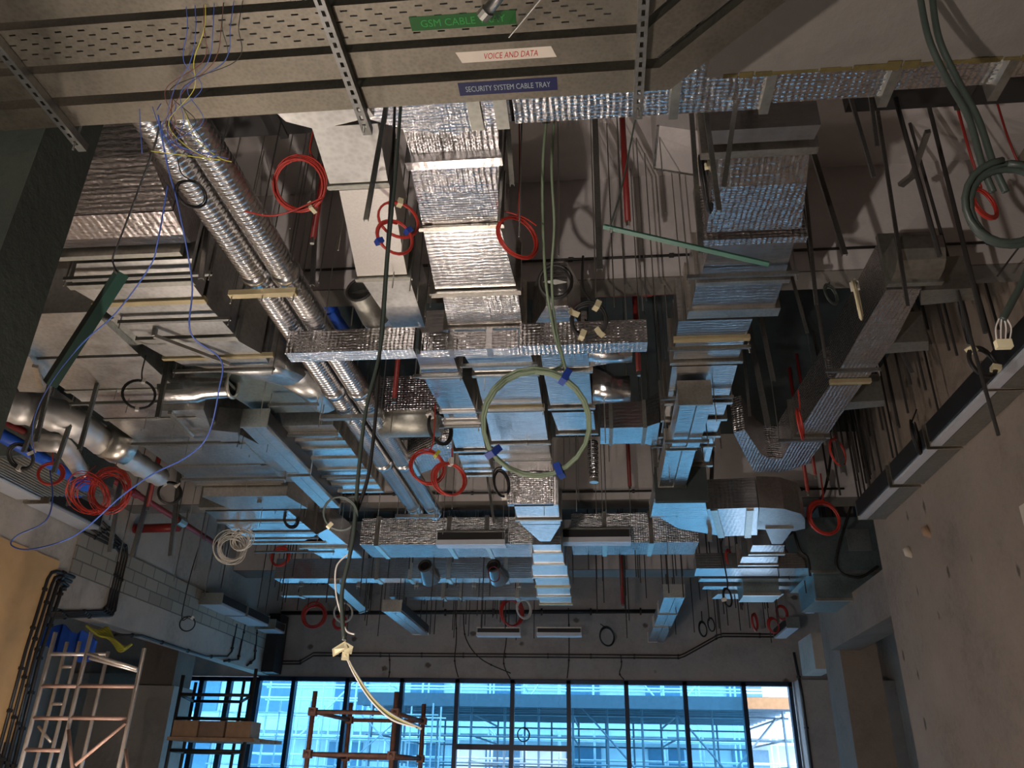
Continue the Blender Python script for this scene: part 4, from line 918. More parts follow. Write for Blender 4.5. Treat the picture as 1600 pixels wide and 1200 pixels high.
drop('red pipe drop hung in the far bays right of the centre duct', 973, 900, 945, 16.5, .04)
a, b = Zp(945, 452, 6.3), Zp(1068, 449, 6.3); pipe('sprinkler_pipe', 'red sprinkler pipe along the back of the first beam', 'sprinkler pipe', 'redpipe', [(-.2, 6.38, 5.68), (1.0, 6.38, 5.68)], .03, extra=[('coupling', 'redpipe', MB().tube([(.5, 6.38, 5.68), (.58, 6.38, 5.68)], .04, 10))])
pipe('sprinkler_pipe', 'long red sprinkler main slanting below the left sheet ducts', 'sprinkler pipe', 'redpipe', [Zp(-5, 652, 5.3), Zp(130, 722, 5.3), Zp(210, 770, 5.3), Zp(278, 812, 5.3), Zp(345, 855, 5.3)], .045, extra=[('coupling', 'redpipe', MB().tube([Zp(205, 767, 5.3), Zp(214, 773, 5.3)], .06, 10)), ('coupling', 'galvdull', MB().tube([Zp(276, 811, 5.3), Zp(286, 817, 5.3)], .09, 10))])
a, b = Zp(214, 826, 5.35), Zp(280, 824, 5.35); pipe('sprinkler_pipe', 'short thick red branch pipe off the left sprinkler main', 'sprinkler pipe', 'redpipe', [a, b], .075, extra=[('end_cap', 'redpipe', MB().tube([a-V((.04, 0, 0)), a], .085, 10))])
pipe('water_pipe', 'bright blue insulated pipe slanting at the far left', 'pipe', 'bluepipe', [Zp(-20, 668, 4.95), Zp(60, 712, 4.95), Zp(128, 752, 4.95)], .075, extra=[('coupling', 'bluepipe', MB().tube([Zp(122, 748, 4.95), Zp(136, 756, 4.95)], .11, 10))])
pipe('water_pipe', 'short blue pipe length behind the orange cable coil', 'pipe', 'bluepipe', [Zp(104, 770, 5.1), Zp(160, 764, 5.1)], .07, extra=[('coupling', 'bluepipe', MB().tube([Zp(118, 768, 5.1), Zp(126, 767.5, 5.1)], .09, 10))])
pipe('water_pipe', 'dark blue pipe in the black bay left of the small takeoff', 'pipe', 'bluepipe', [Zp(498, 462, 5.7), Zp(520, 492, 5.7), Zp(548, 530, 5.7)], .06, extra=[('coupling', 'bluepipe', MB().tube([Zp(513, 482, 5.7), Zp(520, 492, 5.7)], .08, 10))])
# conduit runs on the beams
def conduit(label, pts, r, saddles=6):
    t = Thing('conduit', label, 'conduit'); t.part('pipe', 'darkpipe', MB().tube(pts, r, 8), smooth=True)
    P_ = [V(p) for p in pts]; L = [(P_[i+1]-P_[i]).length for i in range(len(P_)-1)]; tot = sum(L)
    for k in range(saddles):
        s = tot*(k+.5)/saddles; i = 0
        while s > L[i]: s -= L[i]; i += 1
        d = (P_[i+1]-P_[i]).normalized(); c = P_[i]+d*s; t.part('saddle', 'darkpipe', MB().tube([c-d*.02, c+d*.02], r*1.7, 8))
    return t.done()
conduit('thin dark conduit along the lower part of the first beam face', [(-4.2, 6.0, 5.82), (XR-.02, 6.0, 5.82)], .013, 9)
conduit('thin dark conduit along the second beam face', [(-6.5, 12.28, 5.74), (3.85, 12.28, 5.74)], .018, 8)
f = lambda x, y: Yp(x, y, YF-.03)
for k, lab in ((0, 'upper one of the paired black conduits across the far wall'), (4.5, 'lower one of the paired black conduits across the far wall')):
    conduit(lab, [f(438, 1033+k), f(468, 1033+k), f(490, 1020+k), f(780, 1022+k), f(1062, 1024+k), f(1070, 1021+k), f(1122, 992+k), f(1130, 990+k), f(1222, 991+k)], .016, 12)
conduit('thick dark conduit high across the far wall behind the small diffusers', [f(440, 958), f(1040, 955)], .05, 8)
for i, (x, yt, yb, dx) in enumerate(((608, 1022, 1060, -1), (712, 957, 1058, 4), (790, 957, 1062, 8), (888, 950, 1060, -2), (970, 1024, 1062, 5))):
    conduit('thin black cable dropping down the far wall to the window head, %s from the left' % ORD[i], spline([f(x, yt), f(x+1, yt+(yb-yt)*.4), f(x-dx*.4, yt+(yb-yt)*.75), f(x+dx, yb)], 5), .012, 2)
conduit('slack black cable curving across the far wall conduits', spline([f(724, 958), f(728, 998), f(752, 1030), f(798, 1052)], 6), .012, 2)
# conduits on the left wall
w_ = lambda x, y, o=.03: Xp(x, y, XL+o)
for i in range(4):
    k = i*1.0; ox = i*8.5
    conduit('black conduit climbing the left wall jamb in the bank of four, %s from the left' % ORD[i], [w_(-34+ox*1.3, 1290-k), w_(40+ox*.9, 1015+i*3), w_(74+ox*.75, 905+i*9), w_(80+ox*.62, 895+i*8), w_(88+ox*.55, 893+i*8), w_(116-i*5, 902+i*7)], .028, 7)
for i in range(4):
    k = i*5.0
    conduit('black conduit rising over the block courses to the diffuser, %s from the left' % ORD[i], [w_(76+i*2, 957+i*2.5), w_(160+i*4, 955+i*2.4), w_(168+i*4, 948+i*2), w_(172+i*4, 930), w_(186+i*4, 868+i), w_(186+i*4, 862-i*2), w_(180+i*3, 855-i*3), w_(132+i*8, 832-i*7)], .022, 6)
conduit('thin black conduit along the lintel to the far corner', [w_(180, 992), w_(220, 993), w_(322, 1026), w_(355, 1026), w_(362, 1018), w_(370, 975)], .022, 5)
conduit('second thin black conduit along the lintel end', [w_(350, 1033), w_(372, 1031), w_(384, 970)], .022, 3)
conduit('third thin black conduit beside the corner post', [w_(386, 1040), w_(398, 1030), w_(402, 975)], .022, 3)
conduit('dark conduit down the edge of the far right return wall', [(4.40, 19.47, 4.3), (4.46, 19.47, 3.4), (4.46, 19.47, .1)], .03, 4)

# ------------------------------------------------------------------ cables and coils
RC = random.Random(11)
def cpts(pts, n=8): return spline([Yp(x, y, Y) for x, y, Y in pts], n)
def cable(label, mat, pts, px, cat='cable', name='cable', ends=None, n=8):
    P_ = cpts(pts, n); Y = sum(p[2] for p in pts)/len(pts); r = px*Y*1.06/FPX/2
    mb = MB().tube(P_, r, 7)
    if ends:
        t = Thing(name, label, cat); t.part('sheath', mat, mb, smooth=True)
        for nm, m, e in ends: t.part(nm, m, e, smooth=False)
        return t.done()
    return one(name, label, cat, mat, mb, smooth=True)
def coil(label, cx, cy, rx, ry, Y, mat, n=6, px=2.0, tail=None, tie=None, jit=.08, lab2=None, name='cable_coil', ties=None):
    c = Yp(cx, cy, Y); k = (c-CAM).dot(FWD)/FPX; R_ = max(rx, ry)*k
    rot = math.acos(min(1, rx/ry)) if rx < ry else 0; til = math.acos(min(1, ry/rx)) if ry < rx else 0
    m = Matrix.Rotation(rot, 3, 'Z') @ Matrix.Rotation(til, 3, 'X')
    pts = []; a0 = math.pi/2; N = 22; off = V((0, 0, 0)); f = 1
    tg = [(V((RC.uniform(-1, 1)*R_*jit, (RC.uniform(-.5, .5))*R_*jit*2, RC.uniform(-1, 1)*R_*jit)), 1+RC.uniform(-jit, jit)) for _ in range(n+1)]
    for i in range(n*N+1):
        j, u = divmod(i, N); u /= N; j2 = min(j+1, n)
        o = tg[j][0].lerp(tg[j2][0], u); s = tg[j][1]*(1-u)+tg[j2][1]*u
        a = a0+2*math.pi*i/N
        pts.append(c+m @ (V((math.cos(a)*R_*s, 0, math.sin(a)*R_*s))+o))
    head = []
    if tail: head = spline([Yp(x, y, yy) for x, y, yy in tail]+[pts[0]], 7)[:-1]
    px *= .8; t = Thing(name, label, 'cable coil'); b = t.part('cable', mat, MB().tube(head+pts, px*k/2, 6), smooth=True)
    for (ax, tm) in (ties or ([] if tie is None else [(90, tie)])):
        a = math.radians(ax); q = c+m @ V((math.cos(a)*R_, 0, math.sin(a)*R_)); d = m @ V((-math.sin(a), 0, math.cos(a)))
        w = R_*jit*2+px*k*2.2; t.part('cable_tie', tm, MB().bar(q-d*px*k*1.1, q+d*px*k*1.1, w, w))
    return t.done()
up = lambda x, y, Y, dx=0: [(x+dx, y, Y)]
coil('thick red cable coil hanging upper left beside the spiral ducts', 468, 287, 41, 33, 4.0, 'red', 7, 3.6, [(492, 195, 4.0), (484, 232, 4.0), (490, 250, 4.0)], None, .10, ties=[(-65, 'cream')])
cable('loose red cable tail curving left below the thick upper coil', 'red', [(505, 308, 4.0), (455, 330, 4.0), (420, 337, 4.0), (383, 330, 4.0)], 3.4)
coil('upper one of two red loops at the pale narrow duct', 622, 343, 28, 33, 4.1, 'red', 3, 4.5, [(606, 318, 4.1)], 'cream', .05)
coil('lower one of two red loops at the pale narrow duct, with blue bands', 617, 371, 24, 30, 4.0, 'red', 3, 4.6, None, None, .05, ties=[(45, 'tiebl'), (215, 'tiebl')])
coil('slanted red loop hanging right of the centre foil duct', 809, 370, 28, 36, 4.4, 'red', 5, 3.2, [(811, 180, 4.4), (812, 250, 4.4), (811, 318, 4.4)], None, .10)
cable('thin red cable end curling beside the slanted red loop', 'red', [(838, 352, 4.4), (815, 338, 4.4), (780, 330, 4.4), (776, 345, 4.4)], 2.6)
coil('left one of two red coils hanging in front of the tilted foil elbow', 668, 729, 24, 27, 7.4, 'red', 6, 3.0, [(680, 630, 7.4), (677, 690, 7.4)], None, .10, ties=[(60, 'yellow')])
coil('right one of two red coils hanging in front of the tilted foil elbow', 703, 747, 23, 27, 7.4, 'red', 6, 3.0, [(706, 700, 7.4)], 'white', .12)
coil('messy orange red coil hanging at the left below the blue pipe', 172, 767, 28, 27, 8.2, 'red', 14, 1.7, [(188, 690, 8.2), (182, 725, 8.2)], None, .2)
coil('wide orange red coil overlapping the messy one at its left', 140, 772, 30, 22, 8.25, 'red', 12, 1.7, [(150, 728, 8.2)], None, .22)
coil('small red coil hanging in front of the ribbed fan unit', 79, 741, 14, 17, 7.6, 'red', 6, 3.0, [(82, 700, 7.6)], None, .12)
coil('bright red coil at the right end of the cross duct', 1288, 809, 24, 25, 11.0, 'red', 7, 3.4, [(1282, 740, 11.0), (1286, 775, 11.0)], None, .09)
coil('thin red loop below the far right duct', 1309, 707, 16, 22, 9.0, 'red', 3, 2.4, [(1304, 680, 9.0)], None, .06)
coil('narrow bright red coil hanging against the far right duct', 1250, 664, 8, 23, 7.2, 'red', 8, 3.0, [(1247, 610, 7.2), (1250, 640, 7.2)], None, .1)
coil('red coil behind the thick dark green cables at the upper right', 1537, 318, 24, 28, 4.9, 'red', 7, 4, [(1490, 150, 4.9), (1515, 240, 4.9), (1533, 290, 4.9)], None, .12)
coil('dull red coil hanging below the blue striped duct', 437, 870, 14, 14, 14.0, 'red', 8, 3, [(450, 850, 14.0)], None, .12)
coil('dull red coil hanging left on the far wall by the slanting duct', 491, 962, 17, 17, 18.0, 'red', 9, 2.6, [(498, 935, 18.0)], None, .14)
coil('dull red coil hanging half behind the small white coil', 800, 958, 15, 20, 18.0, 'red', 8, 2.6, [(795, 935, 18.0)], None, .14)
coil('small red coil left of the dangling white coil on the far left', 531, 972, 10, 10, 18.2, 'red', 6, 2.2, None, None, .14)
coil('red coil hanging right of the stepped duct', 1226, 872, 8, 12, 13.6, 'red', 6, 2.4, None, None, .14)
coil('upper one of three red coils above the right end of the window', 1221, 958, 9, 10, 18.0, 'red', 6, 2.4, None, None, .14)
coil('lower right one of three red coils above the right end of the window', 1209, 978, 9, 11, 18.2, 'red', 6, 2.4, None, None, .14)
coil('leftmost one of three red coils above the right end of the window', 1180, 972, 6, 13, 18.2, 'red', 6, 2.2, None, None, .14)
coil('red coil pressed against the left side of the stepped duct', 1139, 873, 6, 13, 13.2, 'red', 6, 2.6, None, None, .14)
coil('small purple red loop hanging by the right dark round takeoff', 772, 897, 8, 12, 14.0, 'redpipe', 2, 1.6, None, None, .05)
coil('tangled white cable bundle hanging at the left below the blue striped duct', 360, 856, 14, 19, 11.2, 'white', 9, 2.0, [(380, 838, 11.2)], None, .32)
coil('second lobe of tangled white cable beside the white bundle', 378, 845, 14, 14, 11.2, 'white', 7, 2.0, None, None, .3)
coil('small white coil on the dangling cables at the far left', 537, 957, 12, 15, 17.5, 'white', 4, 2.4, [(530, 930, 17.5)], None, .08)
coil('small white coil hanging in front of a red coil by the centre duct end', 819, 951, 10, 14, 17.4, 'white', 5, 2.4, [(812, 935, 17.4)], None, .1)
coil('cream cable coil hanging left of the far right duct elbow', 1340, 470, 10, 27, 5.5, 'cream', 8, 4.0, [(1336, 436, 5.5)], 'white', .12)
coil('dark green cable coil hanging left of the cream coil', 1299, 460, 12, 16, 5.9, 'darkgreen', 5, 2.6, [(1296, 440, 5.9)], None, .14)
coil('black cable loop with white ties hanging over the wide low duct', 217, 616, 19, 24, 6.0, 'black', 6, 3.0, [(228, 555, 6.0), (222, 580, 6.0)], None, .05, ties=[(85, 'white'), (275, 'white')])
coil('tall black cable bundle hanging left of the right foil duct front', 1103, 288, 11, 40, 4.1, 'black', 9, 4.5, [(1090, 200, 4.1), (1097, 235, 4.1)], 'cream', .12)
coil('flat black coil with cream ties lying across the low crossing duct', 920, 500, 26, 19, 5.3, 'black', 7, 5.0, [(911, 400, 5.3), (911, 450, 5.3), (930, 478, 5.3)], None, .08, ties=[(150, 'cream'), (60, 'cream'), (245, 'cream'), (310, 'cream')])
coil('black cable coil hanging left of the centre duct lower section', 783, 756, 10, 21, 8.6, 'black', 5, 2.6, [(783, 720, 8.6)], None, .12, ties=[(300, 'white')])
coil('black cable coil with pale tags behind the red coil pair', 688, 668, 14, 26, 7.7, 'black', 6, 3.6, None, None, .1, ties=[(30, 'cream'), (150, 'white')])
coil('black cable coil hanging below the wide low duct', 265, 770, 13, 17, 9.6, 'black', 5, 2.8, [(288, 740, 9.6), (278, 755, 9.6)], None, .08, ties=[(130, 'white'), (60, 'white')])
coil('small black coil hanging under the rear left slot diffuser', 455, 812, 7, 12, 10.6, 'black', 6, 2.2, [(459, 785, 10.6)], None, .16)
coil('black coil with white ties lying over the ribbed fan unit', 33, 714, 20, 15, 7.4, 'black', 5, 3.0, [(48, 690, 7.4)], None, .1, ties=[(20, 'white'), (250, 'white')])
coil('small black cable loop hanging in front of the block courses', 293, 975, 10, 11, 14.6, 'black', 3, 2.2, [(312, 850, 14.6), (296, 905, 14.6), (284, 965, 14.6)], None, .06, ties=[(60, 'white')])
coil('upper black cable coil hanging along the right wall', 1508, 503, 13, 34, 5.8, 'black', 7, 4, [(1500, 440, 5.8)], None, .12)
coil('lower black cable coil with cream ties hanging along the right wall', 1535, 566, 23, 25, 5.8, 'black', 7, 5, None, None, .08, ties=[(130, 'cream'), (-15, 'cream')])
coil('black cable coil hanging above the third right wall diffuser', 1431, 684, 12, 25, 8.2, 'black', 7, 3, [(1432, 640, 8.2)], None, .12)
coil('black loop with pale tie hanging before the stepped duct', 1137, 934, 8, 14, 13.0, 'black', 4, 3.0, [(1124, 770, 13.0), (1130, 830, 13.0), (1127, 855, 13.0), (1136, 905, 13.0)], None, .06, ties=[(200, 'white')])
coil('double black loop hanging on the far wall right of the small diffusers', 948, 994, 11, 14, 19.4, 'black', 4, 2.0, [(938, 975, 19.4)], None, .1)
coil('left one of two black loops at the right of the far wall', 1098, 983, 7, 11, 19.4, 'black', 4, 2.2, [(1096, 955, 19.4)], None, .08)
coil('right one of two black loops at the right of the far wall', 1111, 976, 6, 10, 19.4, 'black', 3, 2.0, None, None, .08)
coil('large open black loop hanging before the right cross duct', 1135, 806, 19, 17, 11.2, 'black', 2, 2.4, [(1163, 782, 11.2)], None, .06)
coil('small black loop hung on the window transom', 818, 1148, 9, 10, 19.7, 'black', 4, 1.8, None, None, .06)
coil('olive cable loop with a yellow tie on the long dangling cables', 532, 803, 26, 22, 3.2, 'darkgreen', 3, 3.6, [(556, 775, 3.2)], None, .05, ties=[(225, 'cream')])
# pale green coil
coil('large pale green cable coil with blue ties hanging in the centre', 839, 660, 84, 70, 5.0, 'greencable', 7, 6.0, [(858, 150, 4.2), (849, 240, 4.3), (848, 330, 4.5), (853, 440, 4.7), (866, 520, 4.9), (878, 570, 5.0)], None, .06, ties=[(57, 'tiebl'), (213, 'tiebl'), (293, 'tiebl')])
cable('second strand of pale green cable dropping to the large coil', 'greencable', [(868, 158, 4.2), (862, 260, 4.3), (866, 350, 4.5), (862, 430, 4.7), (868, 510, 4.9), (888, 592, 5.0)], 5)
# thick dark green cables at the right
for lab, o in (('left one of two thick dark green cables dropping from the upper right', 0), ('right one of two thick dark green cables dropping from the upper right', 1)):
    cable(lab, 'darkgreen', [(1434+o*20, -30, 2.5), (1450+o*16, 55, 2.55), (1478+o*16, 120, 2.6), (1514+o*14, 185, 2.62), (1535+o*18, 258, 2.65), (1552+o*20, 300, 2.68)], 13)
coil('thick dark green cable coil hanging at the right edge of the frame', 1580, 318, 62, 58, 2.68, 'darkgreen', 4, 14, None, None, .13)
ce = []
for i in range(4):
    a = [Yp(1566+i*4-5, 498, 2.7), Yp(1556+i*8, 512, 2.7), Yp(1557+i*7, 530, 2.7)]; ce.append(('core_wire', 'white', MB().tube(spline(a, 4), .0028, 5)))
p = Yp(1568, 538, 2.7); ce.append(('terminal_block', 'cream', MB().box(p.x-.027, p.x+.027, p.y-.012, p.y+.012, p.z-.016, p.z+.016)))
cable('dark green cable end with four cores in a cream terminal block', 'darkgreen', [(1625, 365, 2.7), (1602, 430, 2.7), (1582, 470, 2.7), (1566, 500, 2.7)], 12, ends=ce)
# long dangling cables in front
cable('long black cable dangling down the middle left of the hall', 'darkgreen', [(628, 130, 3.1), (620, 250, 3.1), (606, 400, 3.15), (595, 540, 3.2), (572, 640, 3.2), (560, 740, 3.2), (553, 830, 3.2), (545, 875, 3.2), (534, 930, 3.2), (538, 1000, 3.2)], 6.5)
cable('second black cable dangling beside the long one', 'black', [(618, 140, 3.15), (611, 300, 3.15), (600, 460, 3.2), (592, 570, 3.22), (586, 660, 3.22), (575, 745, 3.22), (556, 805, 3.22), (545, 860, 3.22)], 6)
cable('pale pink core strand split from the long dangling cable', 'white', [(545, 865, 3.2), (526, 885, 3.2), (525, 925, 3.2), (533, 960, 3.2), (541, 985, 3.2), (554, 991, 3.2)], 2.6, name='wire', cat='wire')
cores = [(m_, [(538, 1018, 3.2), (553+k, 1052, 3.2), (578+k*2, 1092, 3.2), (612+k, 1124-k*2, 3.2), (650+k*3, 1136+k, 3.2)]) for k, m_ in enumerate(('white', 'black', 'yellow', 'white'))]
t = Thing('cable', 'stripped cable end with white, black and yellow cores below the masking tape', 'cable')
for m_, pts in cores: t.part('core_wire', m_, MB().tube(cpts(pts), .0042, 6), smooth=True)
t.done()
c = Yp(537, 1016, 3.18); t = Thing('tape_wrap', 'crumpled cream tape flag wrapped on the dangling cable', 'tape')
def flap(pts, th=.006):
    b = [Yp(x, y, 3.17+o) for x, y, o in pts]; return MB().loft([b, [p+V((0, th, 0)) for p in b]])
t.part('tape', 'cream', flap([(519, 1014, 0), (540, 1001, .02), (543, 1012, -.02), (520, 1026, .01)])); t.part('tape', 'cream', flap([(538, 1002, .01), (552, 1010, -.01), (549, 1022, .015), (537, 1020, -.01)]))
t.part('tape', 'cream', flap([(535, 1018, 0), (545, 1019, .01), (545, 1032, -.01), (533, 1031, 0)])); t.done()
# blue and coloured wires
def wire(label, mat, pts, px=2.0): cable(label, mat, pts, px, name='wire', cat='wire')
wire('long blue wire looping from the wire bundle down to the left wall board', 'blue', [(245, 170, 2.55), (262, 260, 2.7), (278, 320, 2.8), (300, 440, 3.0), (298, 520, 3.1), (345, 562, 3.2), (342, 610, 3.3), (325, 680, 3.4), (290, 715, 3.5), (240, 740, 3.6), (190, 775, 3.7), (120, 835, 3.8), (50, 858, 3.9), (18, 852, 3.9), (28, 836, 3.9), (70, 815, 3.9), (82, 780, 3.9), (78, 735, 3.9)], 2.6)
wire('blue wire crossing from the wire bundle to the green angle bar', 'blue', [(262, 290, 2.7), (246, 380, 2.8), (232, 420, 2.9), (180, 490, 3.2), (130, 535, 3.4), (85, 590, 3.6), (58, 640, 3.8), (50, 680, 3.9), (55, 715, 4.0)], 2.4)
wire('black wire holding up the green angle bar', 'black', [(258, 130, 2.6), (245, 215, 2.8), (215, 300, 3.1), (185, 380, 3.4), (176, 405, 3.5), (182, 424, 3.5)], 4)
loops = [('blue', 220, 160, 250, 215, 'left'), ('blue', 300, 170, 330, 235, 'right'), ('blue', 262, 175, 285, 255, 'middle')]
cols = ['blue', 'blue', 'brown', 'yellow', 'blue', 'brown', 'darkgreen', 'blue', 'black']
for i in range(9):
    x0 = 287+i*11+(i % 3)*4; R2 = random.Random(40+i)
    pts = [(x0, -20, 2.0), (x0+6-i*2, 40, 2.05), (x0+R2.uniform(-12, 14)-i*2, 95, 2.15), (275+R2.uniform(-18, 48), 140, 2.3), (268+R2.uniform(-15, 60), 190, 2.5), (290+R2.uniform(-40, 40), 225, 2.55), (320+R2.uniform(-50, 40), 245+R2.uniform(-15, 12), 2.6)]
    wire('thin %s wire hanging loose over the perforated tray, %s from the left' % ({'darkgreen': 'green', 'brown': 'red brown'}.get(cols[i], cols[i]), ORD[i]), cols[i], pts, 1.7)
for i, (m_, pts) in enumerate((('blue', [(222, 240, 2.6), (218, 150, 2.5), (232, 152, 2.5), (250, 200, 2.55), (275, 240, 2.6)]), ('blue', [(245, 172, 2.5), (258, 156, 2.5), (275, 165, 2.5), (262, 210, 2.55), (300, 240, 2.6), (338, 236, 2.6)]), ('yellow', [(288, 170, 2.5), (305, 215, 2.55), (340, 245, 2.6), (362, 253, 2.6)]), ('yellow', [(236, 236, 2.6), (290, 243, 2.6), (345, 250, 2.6)]), ('brown', [(255, 125, 2.45), (270, 135, 2.45), (268, 190, 2.5), (290, 215, 2.5)]))):
    wire(('blue wire looping at the left of the wire bundle', 'blue wire curling at the right of the wire bundle', 'yellow green wire slanting out of the wire bundle', 'yellow green wire running level out of the wire bundle', 'red brown wire end curling in the wire bundle')[i], m_, pts, 1.8)
for lab, m_, pts in (('orange red cable dropping behind the dark green cables', 'redpipe', [(1490, 140, 4.6), (1508, 210, 4.6), (1526, 270, 4.7)]), ('red cable running down the upper right corner', 'redpipe', [(1552, 140, 4.6), (1575, 215, 4.6), (1600, 275, 4.7)]), ('thin black cable slanting down the first beam face at the right', 'black', [(1605, 370, 5.2), (1580, 402, 5.4), (1558, 432, 5.6)]), ('black cable curling beyond the right cross duct', 'black', [(1300, 700, 11.5), (1285, 775, 11.5), (1240, 830, 11.9), (1215, 838, 11.9), (1190, 830, 11.9)]), ('black cable drooping in front of the right air handling unit', 'black', [(1330, 790, 12.8), (1306, 880, 12.8), (1340, 902, 12.8), (1372, 885, 12.8)]), ('loose black cable hanging from the stepped duct right end', 'black', [(1240, 828, 13), (1250, 860, 13), (1262, 872, 13), (1266, 900, 13)])):
    cable(lab, m_, pts, 4 if 'thin' not in lab else 3)
t = Thing('angle_bar', 'dark green painted steel angle hanging at the left on a black wire', 'angle bar')
t.part('bar', 'greenbar', MB().angle(Yp(186, 424, 3.5), Yp(72, 600, 3.7), .062, .005)); p = Yp(182, 424, 3.5); t.part('bolt', 'rod', MB().tube([p+V((0, -.02, -.01)), p+V((0, .02, -.01))], .006, 6)); t.done()
t = Thing('angle_bar', 'pale green painted steel bar slanting in front of the right foil duct', 'angle bar')
t.part('bar', 'greenpale', MB().angle(Yp(942, 358, 3.7), Yp(1200, 417, 3.75), .035, .005)); p = Yp(955, 357, 3.68); t.part('bolt', 'rod', MB().tube([p, p+V((0, .03, 0))], .008, 6)); t.done()
wire('thin grey green wire holding the pale green bar', 'darkgreen', [(1000, 150, 3.4), (990, 200, 3.5), (972, 290, 3.6), (953, 354, 3.68)], 3.4)


# small pieces among the left ducts
t = Thing('angle_bracket', 'bent steel angle frame beside the black cable loop under the big left duct', 'bracket')
t.part('arm', 'rod', MB().bar(Zp(241, 525, 4.93), Zp(358, 569, 4.93), .035, .03)); t.part('upright', 'rod', MB().bar(Zp(241, 525, 4.93), Yp(247, 482, Zp(241, 525, 4.93).y), .035, .03)); t.done()
bt = [Zp(x, y, 5.06) for x, y in ((158, 540), (170, 500), (232, 478), (244, 520), (236, 534), (190, 545))]
d = Duct('duct_stub', 'dark branch duct stub between the big left duct and the wide low duct', 'duct'); d.part('body', 'galvdull', MB().loft([bt, [p+V((0, 0, .4)) for p in bt]])); d.part('flange', 'flange', MB().bar(bt[3], bt[4], .04, .03)); d.done()
p = Yp(284, 566, 7.0); q = Yp(275, 608, 7.0); thing1('red_strap', 'red strap hanging beside the open round foil duct', 'strap', 'redpipe', MB().bar(p, q, .07, .008))
coil('black cable loop hung around the left spiral duct', 298, 302, 17, 24, 3.6, 'black', 4, 2.6, [(275, 230, 3.5), (283, 270, 3.6)], None, .12)


t = Thing('shade_box', 'black box added for shade high behind the foil header at the right', 'duct')  # added black box, stands in for the shadow band on the slab
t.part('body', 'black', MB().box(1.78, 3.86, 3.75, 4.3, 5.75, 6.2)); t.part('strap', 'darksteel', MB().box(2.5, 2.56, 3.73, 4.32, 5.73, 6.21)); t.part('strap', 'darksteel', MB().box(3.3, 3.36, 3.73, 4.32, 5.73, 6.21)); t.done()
t = Thing('shade_box', 'black box added for shade high behind the centre and spiral ducts', 'duct')  # second added box, makes the dark shadow above these ducts
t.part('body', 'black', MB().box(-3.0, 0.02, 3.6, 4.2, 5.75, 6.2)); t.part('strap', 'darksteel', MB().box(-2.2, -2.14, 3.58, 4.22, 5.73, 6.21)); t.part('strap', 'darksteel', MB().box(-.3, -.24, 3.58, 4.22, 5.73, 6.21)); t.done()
bt = [Zp(x, y, 5.9) for x, y in ((1028, 196), (1098, 206), (1086, 273), (1022, 263))]
t = Thing('ceiling_box', 'pale shallow box with bright edges on the slab left of the right foil duct', 'box'); t.part('body', 'slab', MB().loft([bt, [p+V((0, 0, .5)) for p in bt]])); t.part('edge_trim', 'strut', MB().bar(bt[2], bt[3], .015, .015)); t.part('edge_trim', 'strut', MB().bar(bt[0], bt[3], .015, .015)); t.done()

# ------------------------------------------------------------------ scaffolds inside
def vpole(x, y, Y, ytop): p = Yp(x, y, Y); return V((p.x, Y, 0)), V((p.x, Y, LZ(ytop, p.x, Y)))
t = Thing('scaffold_tower', 'rusty scaffold frame standing before the glazing, left of centre', 'scaffold')
ps = [(488, 1120, 11.0, 1080), (617, 1120, 11.0, 1081), (546, 1125, 12.6, 1098), (661, 1125, 12.6, 1100)]; ends = []
for x, y, Y, yt in ps:
    a, b = vpole(x, y, Y, yt); ends.append((a, b)); t.part('standard', 'rust', MB().tube([a, b], .033, 8), smooth=True)
for py in (1112, 1178):
    for i, j in ((0, 1), (2, 3), (0, 2), (1, 3)):
        z = LZ(py, ends[i][0].x, ends[i][0].y); z = z if i == 0 or i == 1 else LZ(py, ends[0][0].x, 11.0)
        z = LZ(py, ends[0][0].x, 11.0); p, q = V((ends[i][0].x, ends[i][0].y, z)), V((ends[j][0].x, ends[j][0].y, z)); d = (q-p).normalized()
        t.part('ledger', 'rust', MB().tube([p-d*.06, q+d*.06], .027, 8), smooth=True)
    for a, b in ends:
        z = LZ(py, ends[0][0].x, 11.0); t.part('clamp', 'rust', MB().box(a.x-.05, a.x+.05, a.y-.05, a.y+.05, z-.05, z+.05))
t.done()
t = Thing('scaffold_tower', 'aluminium ladder frame tower at the lower left inside the opening', 'scaffold')
PL = [(60, 1090, 9.4, 988), (118, 1090, 9.4, 988), (207, 1100, 9.4, 1013), (84, 1085, 10.8, 1003), (104, 1085, 10.8, 1002), (150, 1100, 10.8, 1018)]; E_ = []
for x, y, Y, yt in PL:
    a, b = vpole(x, y, Y, yt); E_.append((a, b)); t.part('standard', 'alum', MB().tube([a, b], .025, 8), smooth=True)
for py, pairs, m_ in ((1022, ((0, 1), (3, 5)), 'alum'), (1042, ((3, 4),), 'alum'), (1072, ((0, 1), (1, 2)), 'salmon'), (1122, ((0, 1), (1, 2), (3, 5)), 'salmon'), (1172, ((0, 1), (3, 4)), 'salmon'), (1100, ((3, 4),), 'alum')):
    for i, j in pairs:
        a, b = E_[i][0], E_[j][0]; z = LZ(py, (a.x+b.x)/2, (a.y+b.y)/2); t.part('rung', m_, MB().tube([V((a.x, a.y, z)), V((b.x, b.y, z))], .022, 8), smooth=True)
for a, b, m_ in (((107, 1140, 9.35), (122, 1290, 9.35), 'salmon'), ((196, 1130, 9.35), (118, 1195, 9.35), 'salmon'), ((135, 1020, 9.4), (214, 1045, 9.4), 'alum'), ((140, 1028, 9.4), (214, 1048, 9.45), 'alum'), ((197, 1170, 9.35), (206, 1290, 9.35), 'salmon'), ((60, 1135, 10.8), (80, 1160, 10.8), 'alum')):
    t.part('brace', m_, MB().tube([Yp(*a), Yp(*b)], .02, 8), smooth=True)
t.done()
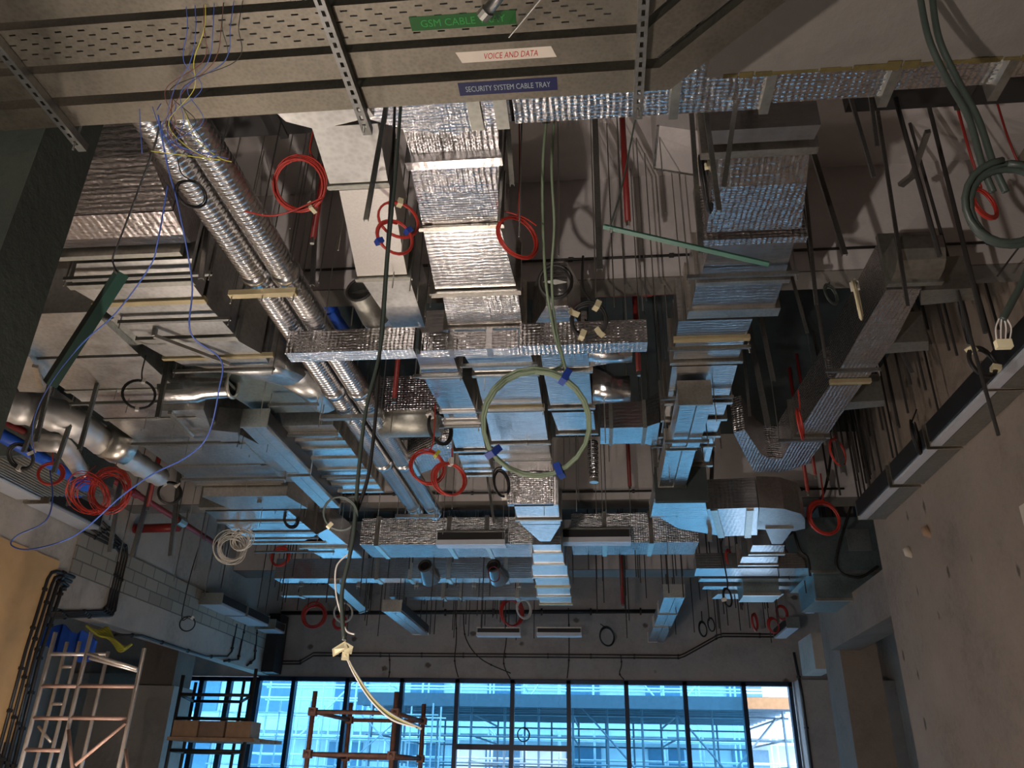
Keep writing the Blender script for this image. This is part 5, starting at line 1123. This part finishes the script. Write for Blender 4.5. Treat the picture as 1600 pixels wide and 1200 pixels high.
t = Thing('scaffold_tower', 'dark scaffold with a timber deck left of the glazing inside the opening', 'scaffold')
E_ = [vpole(x, y, Y, yt) for x, y, Y, yt in ((278, 1100, 15.5, 1055), (392, 1100, 15.5, 1045), (300, 1100, 17.0, 1066), (376, 1100, 17.0, 1062))]
for a, b in E_: t.part('standard', 'darksteel', MB().tube([a, b], .035, 8), smooth=True)
for py in (1085, 1122, 1172):
    for i, j in ((0, 1), (2, 3), (0, 2), (1, 3)):
        a, b = E_[i][0], E_[j][0]; z = LZ(py, E_[0][0].x, 15.5); t.part('ledger', 'darksteel', MB().tube([V((a.x, a.y, z)), V((b.x, b.y, z))], .03, 8), smooth=True)
t.done()
z = LZ(1158, -7.0, 15.3); xa, xb = LX(262, 15.3, z), LX(398, 15.3, z)
for k in range(4): thing1('timber_plank', '%s timber plank from the front on the dark scaffold deck' % ORD[k], 'plank', 'plank', MB().box(xa, xb+.02*k, 15.25+k*.32, 15.53+k*.32, z, z+.06))
w3 = (xb-xa)/3
for k, lab in enumerate(('left brown carton standing on the timber deck', 'middle darker brown carton standing on the timber deck', 'right brown carton standing on the timber deck')):
    thing1('carton', lab, 'box', 'plank' if k != 1 else 'carton', MB().box(xa+.05+k*w3*.93, xa+.02+(k+1)*w3*.92, 15.3, 15.75, z+.061, z+.34))
t = Thing('hose_bundle', 'yellow hose bundle lying high inside the left opening', 'hose'); q = Yp(162, 998, 12.5)
for k in range(6):
    mb = MB().tube(spline([q+V((-.35+.02*k, .05*k, .2-.02*k)), q+V((-.1, .04*k, .05+.03*k)), q+V((.15, .05*k, -.03*k)), q+V((.4, .03*k, -.16+.02*k))], 6), .02, 6); t.part('hose', 'yellow', mb, smooth=True)
t.done()
t = Thing('tarpaulin', 'crumpled blue tarpaulin hanging high inside the left opening', 'tarp'); q = Yp(100, 985, 12.6); mb = MB()
rg = [[q+V((-.55+i*.11, .06*math.sin(i*2.1)+o, h_*(.2+.05*math.sin(i*1.7))-i*.03)) for o, h_ in ((0, -1), (.05, -1), (.06, 1), (0, 1))] for i in range(11)]
t.part('sheet', 'bluepipe', mb.loft(rg)); t.part('rope', 'white', MB().tube([rg[0][2], rg[0][2]+V((0, .05, .4))], .008, 6)); t.done()
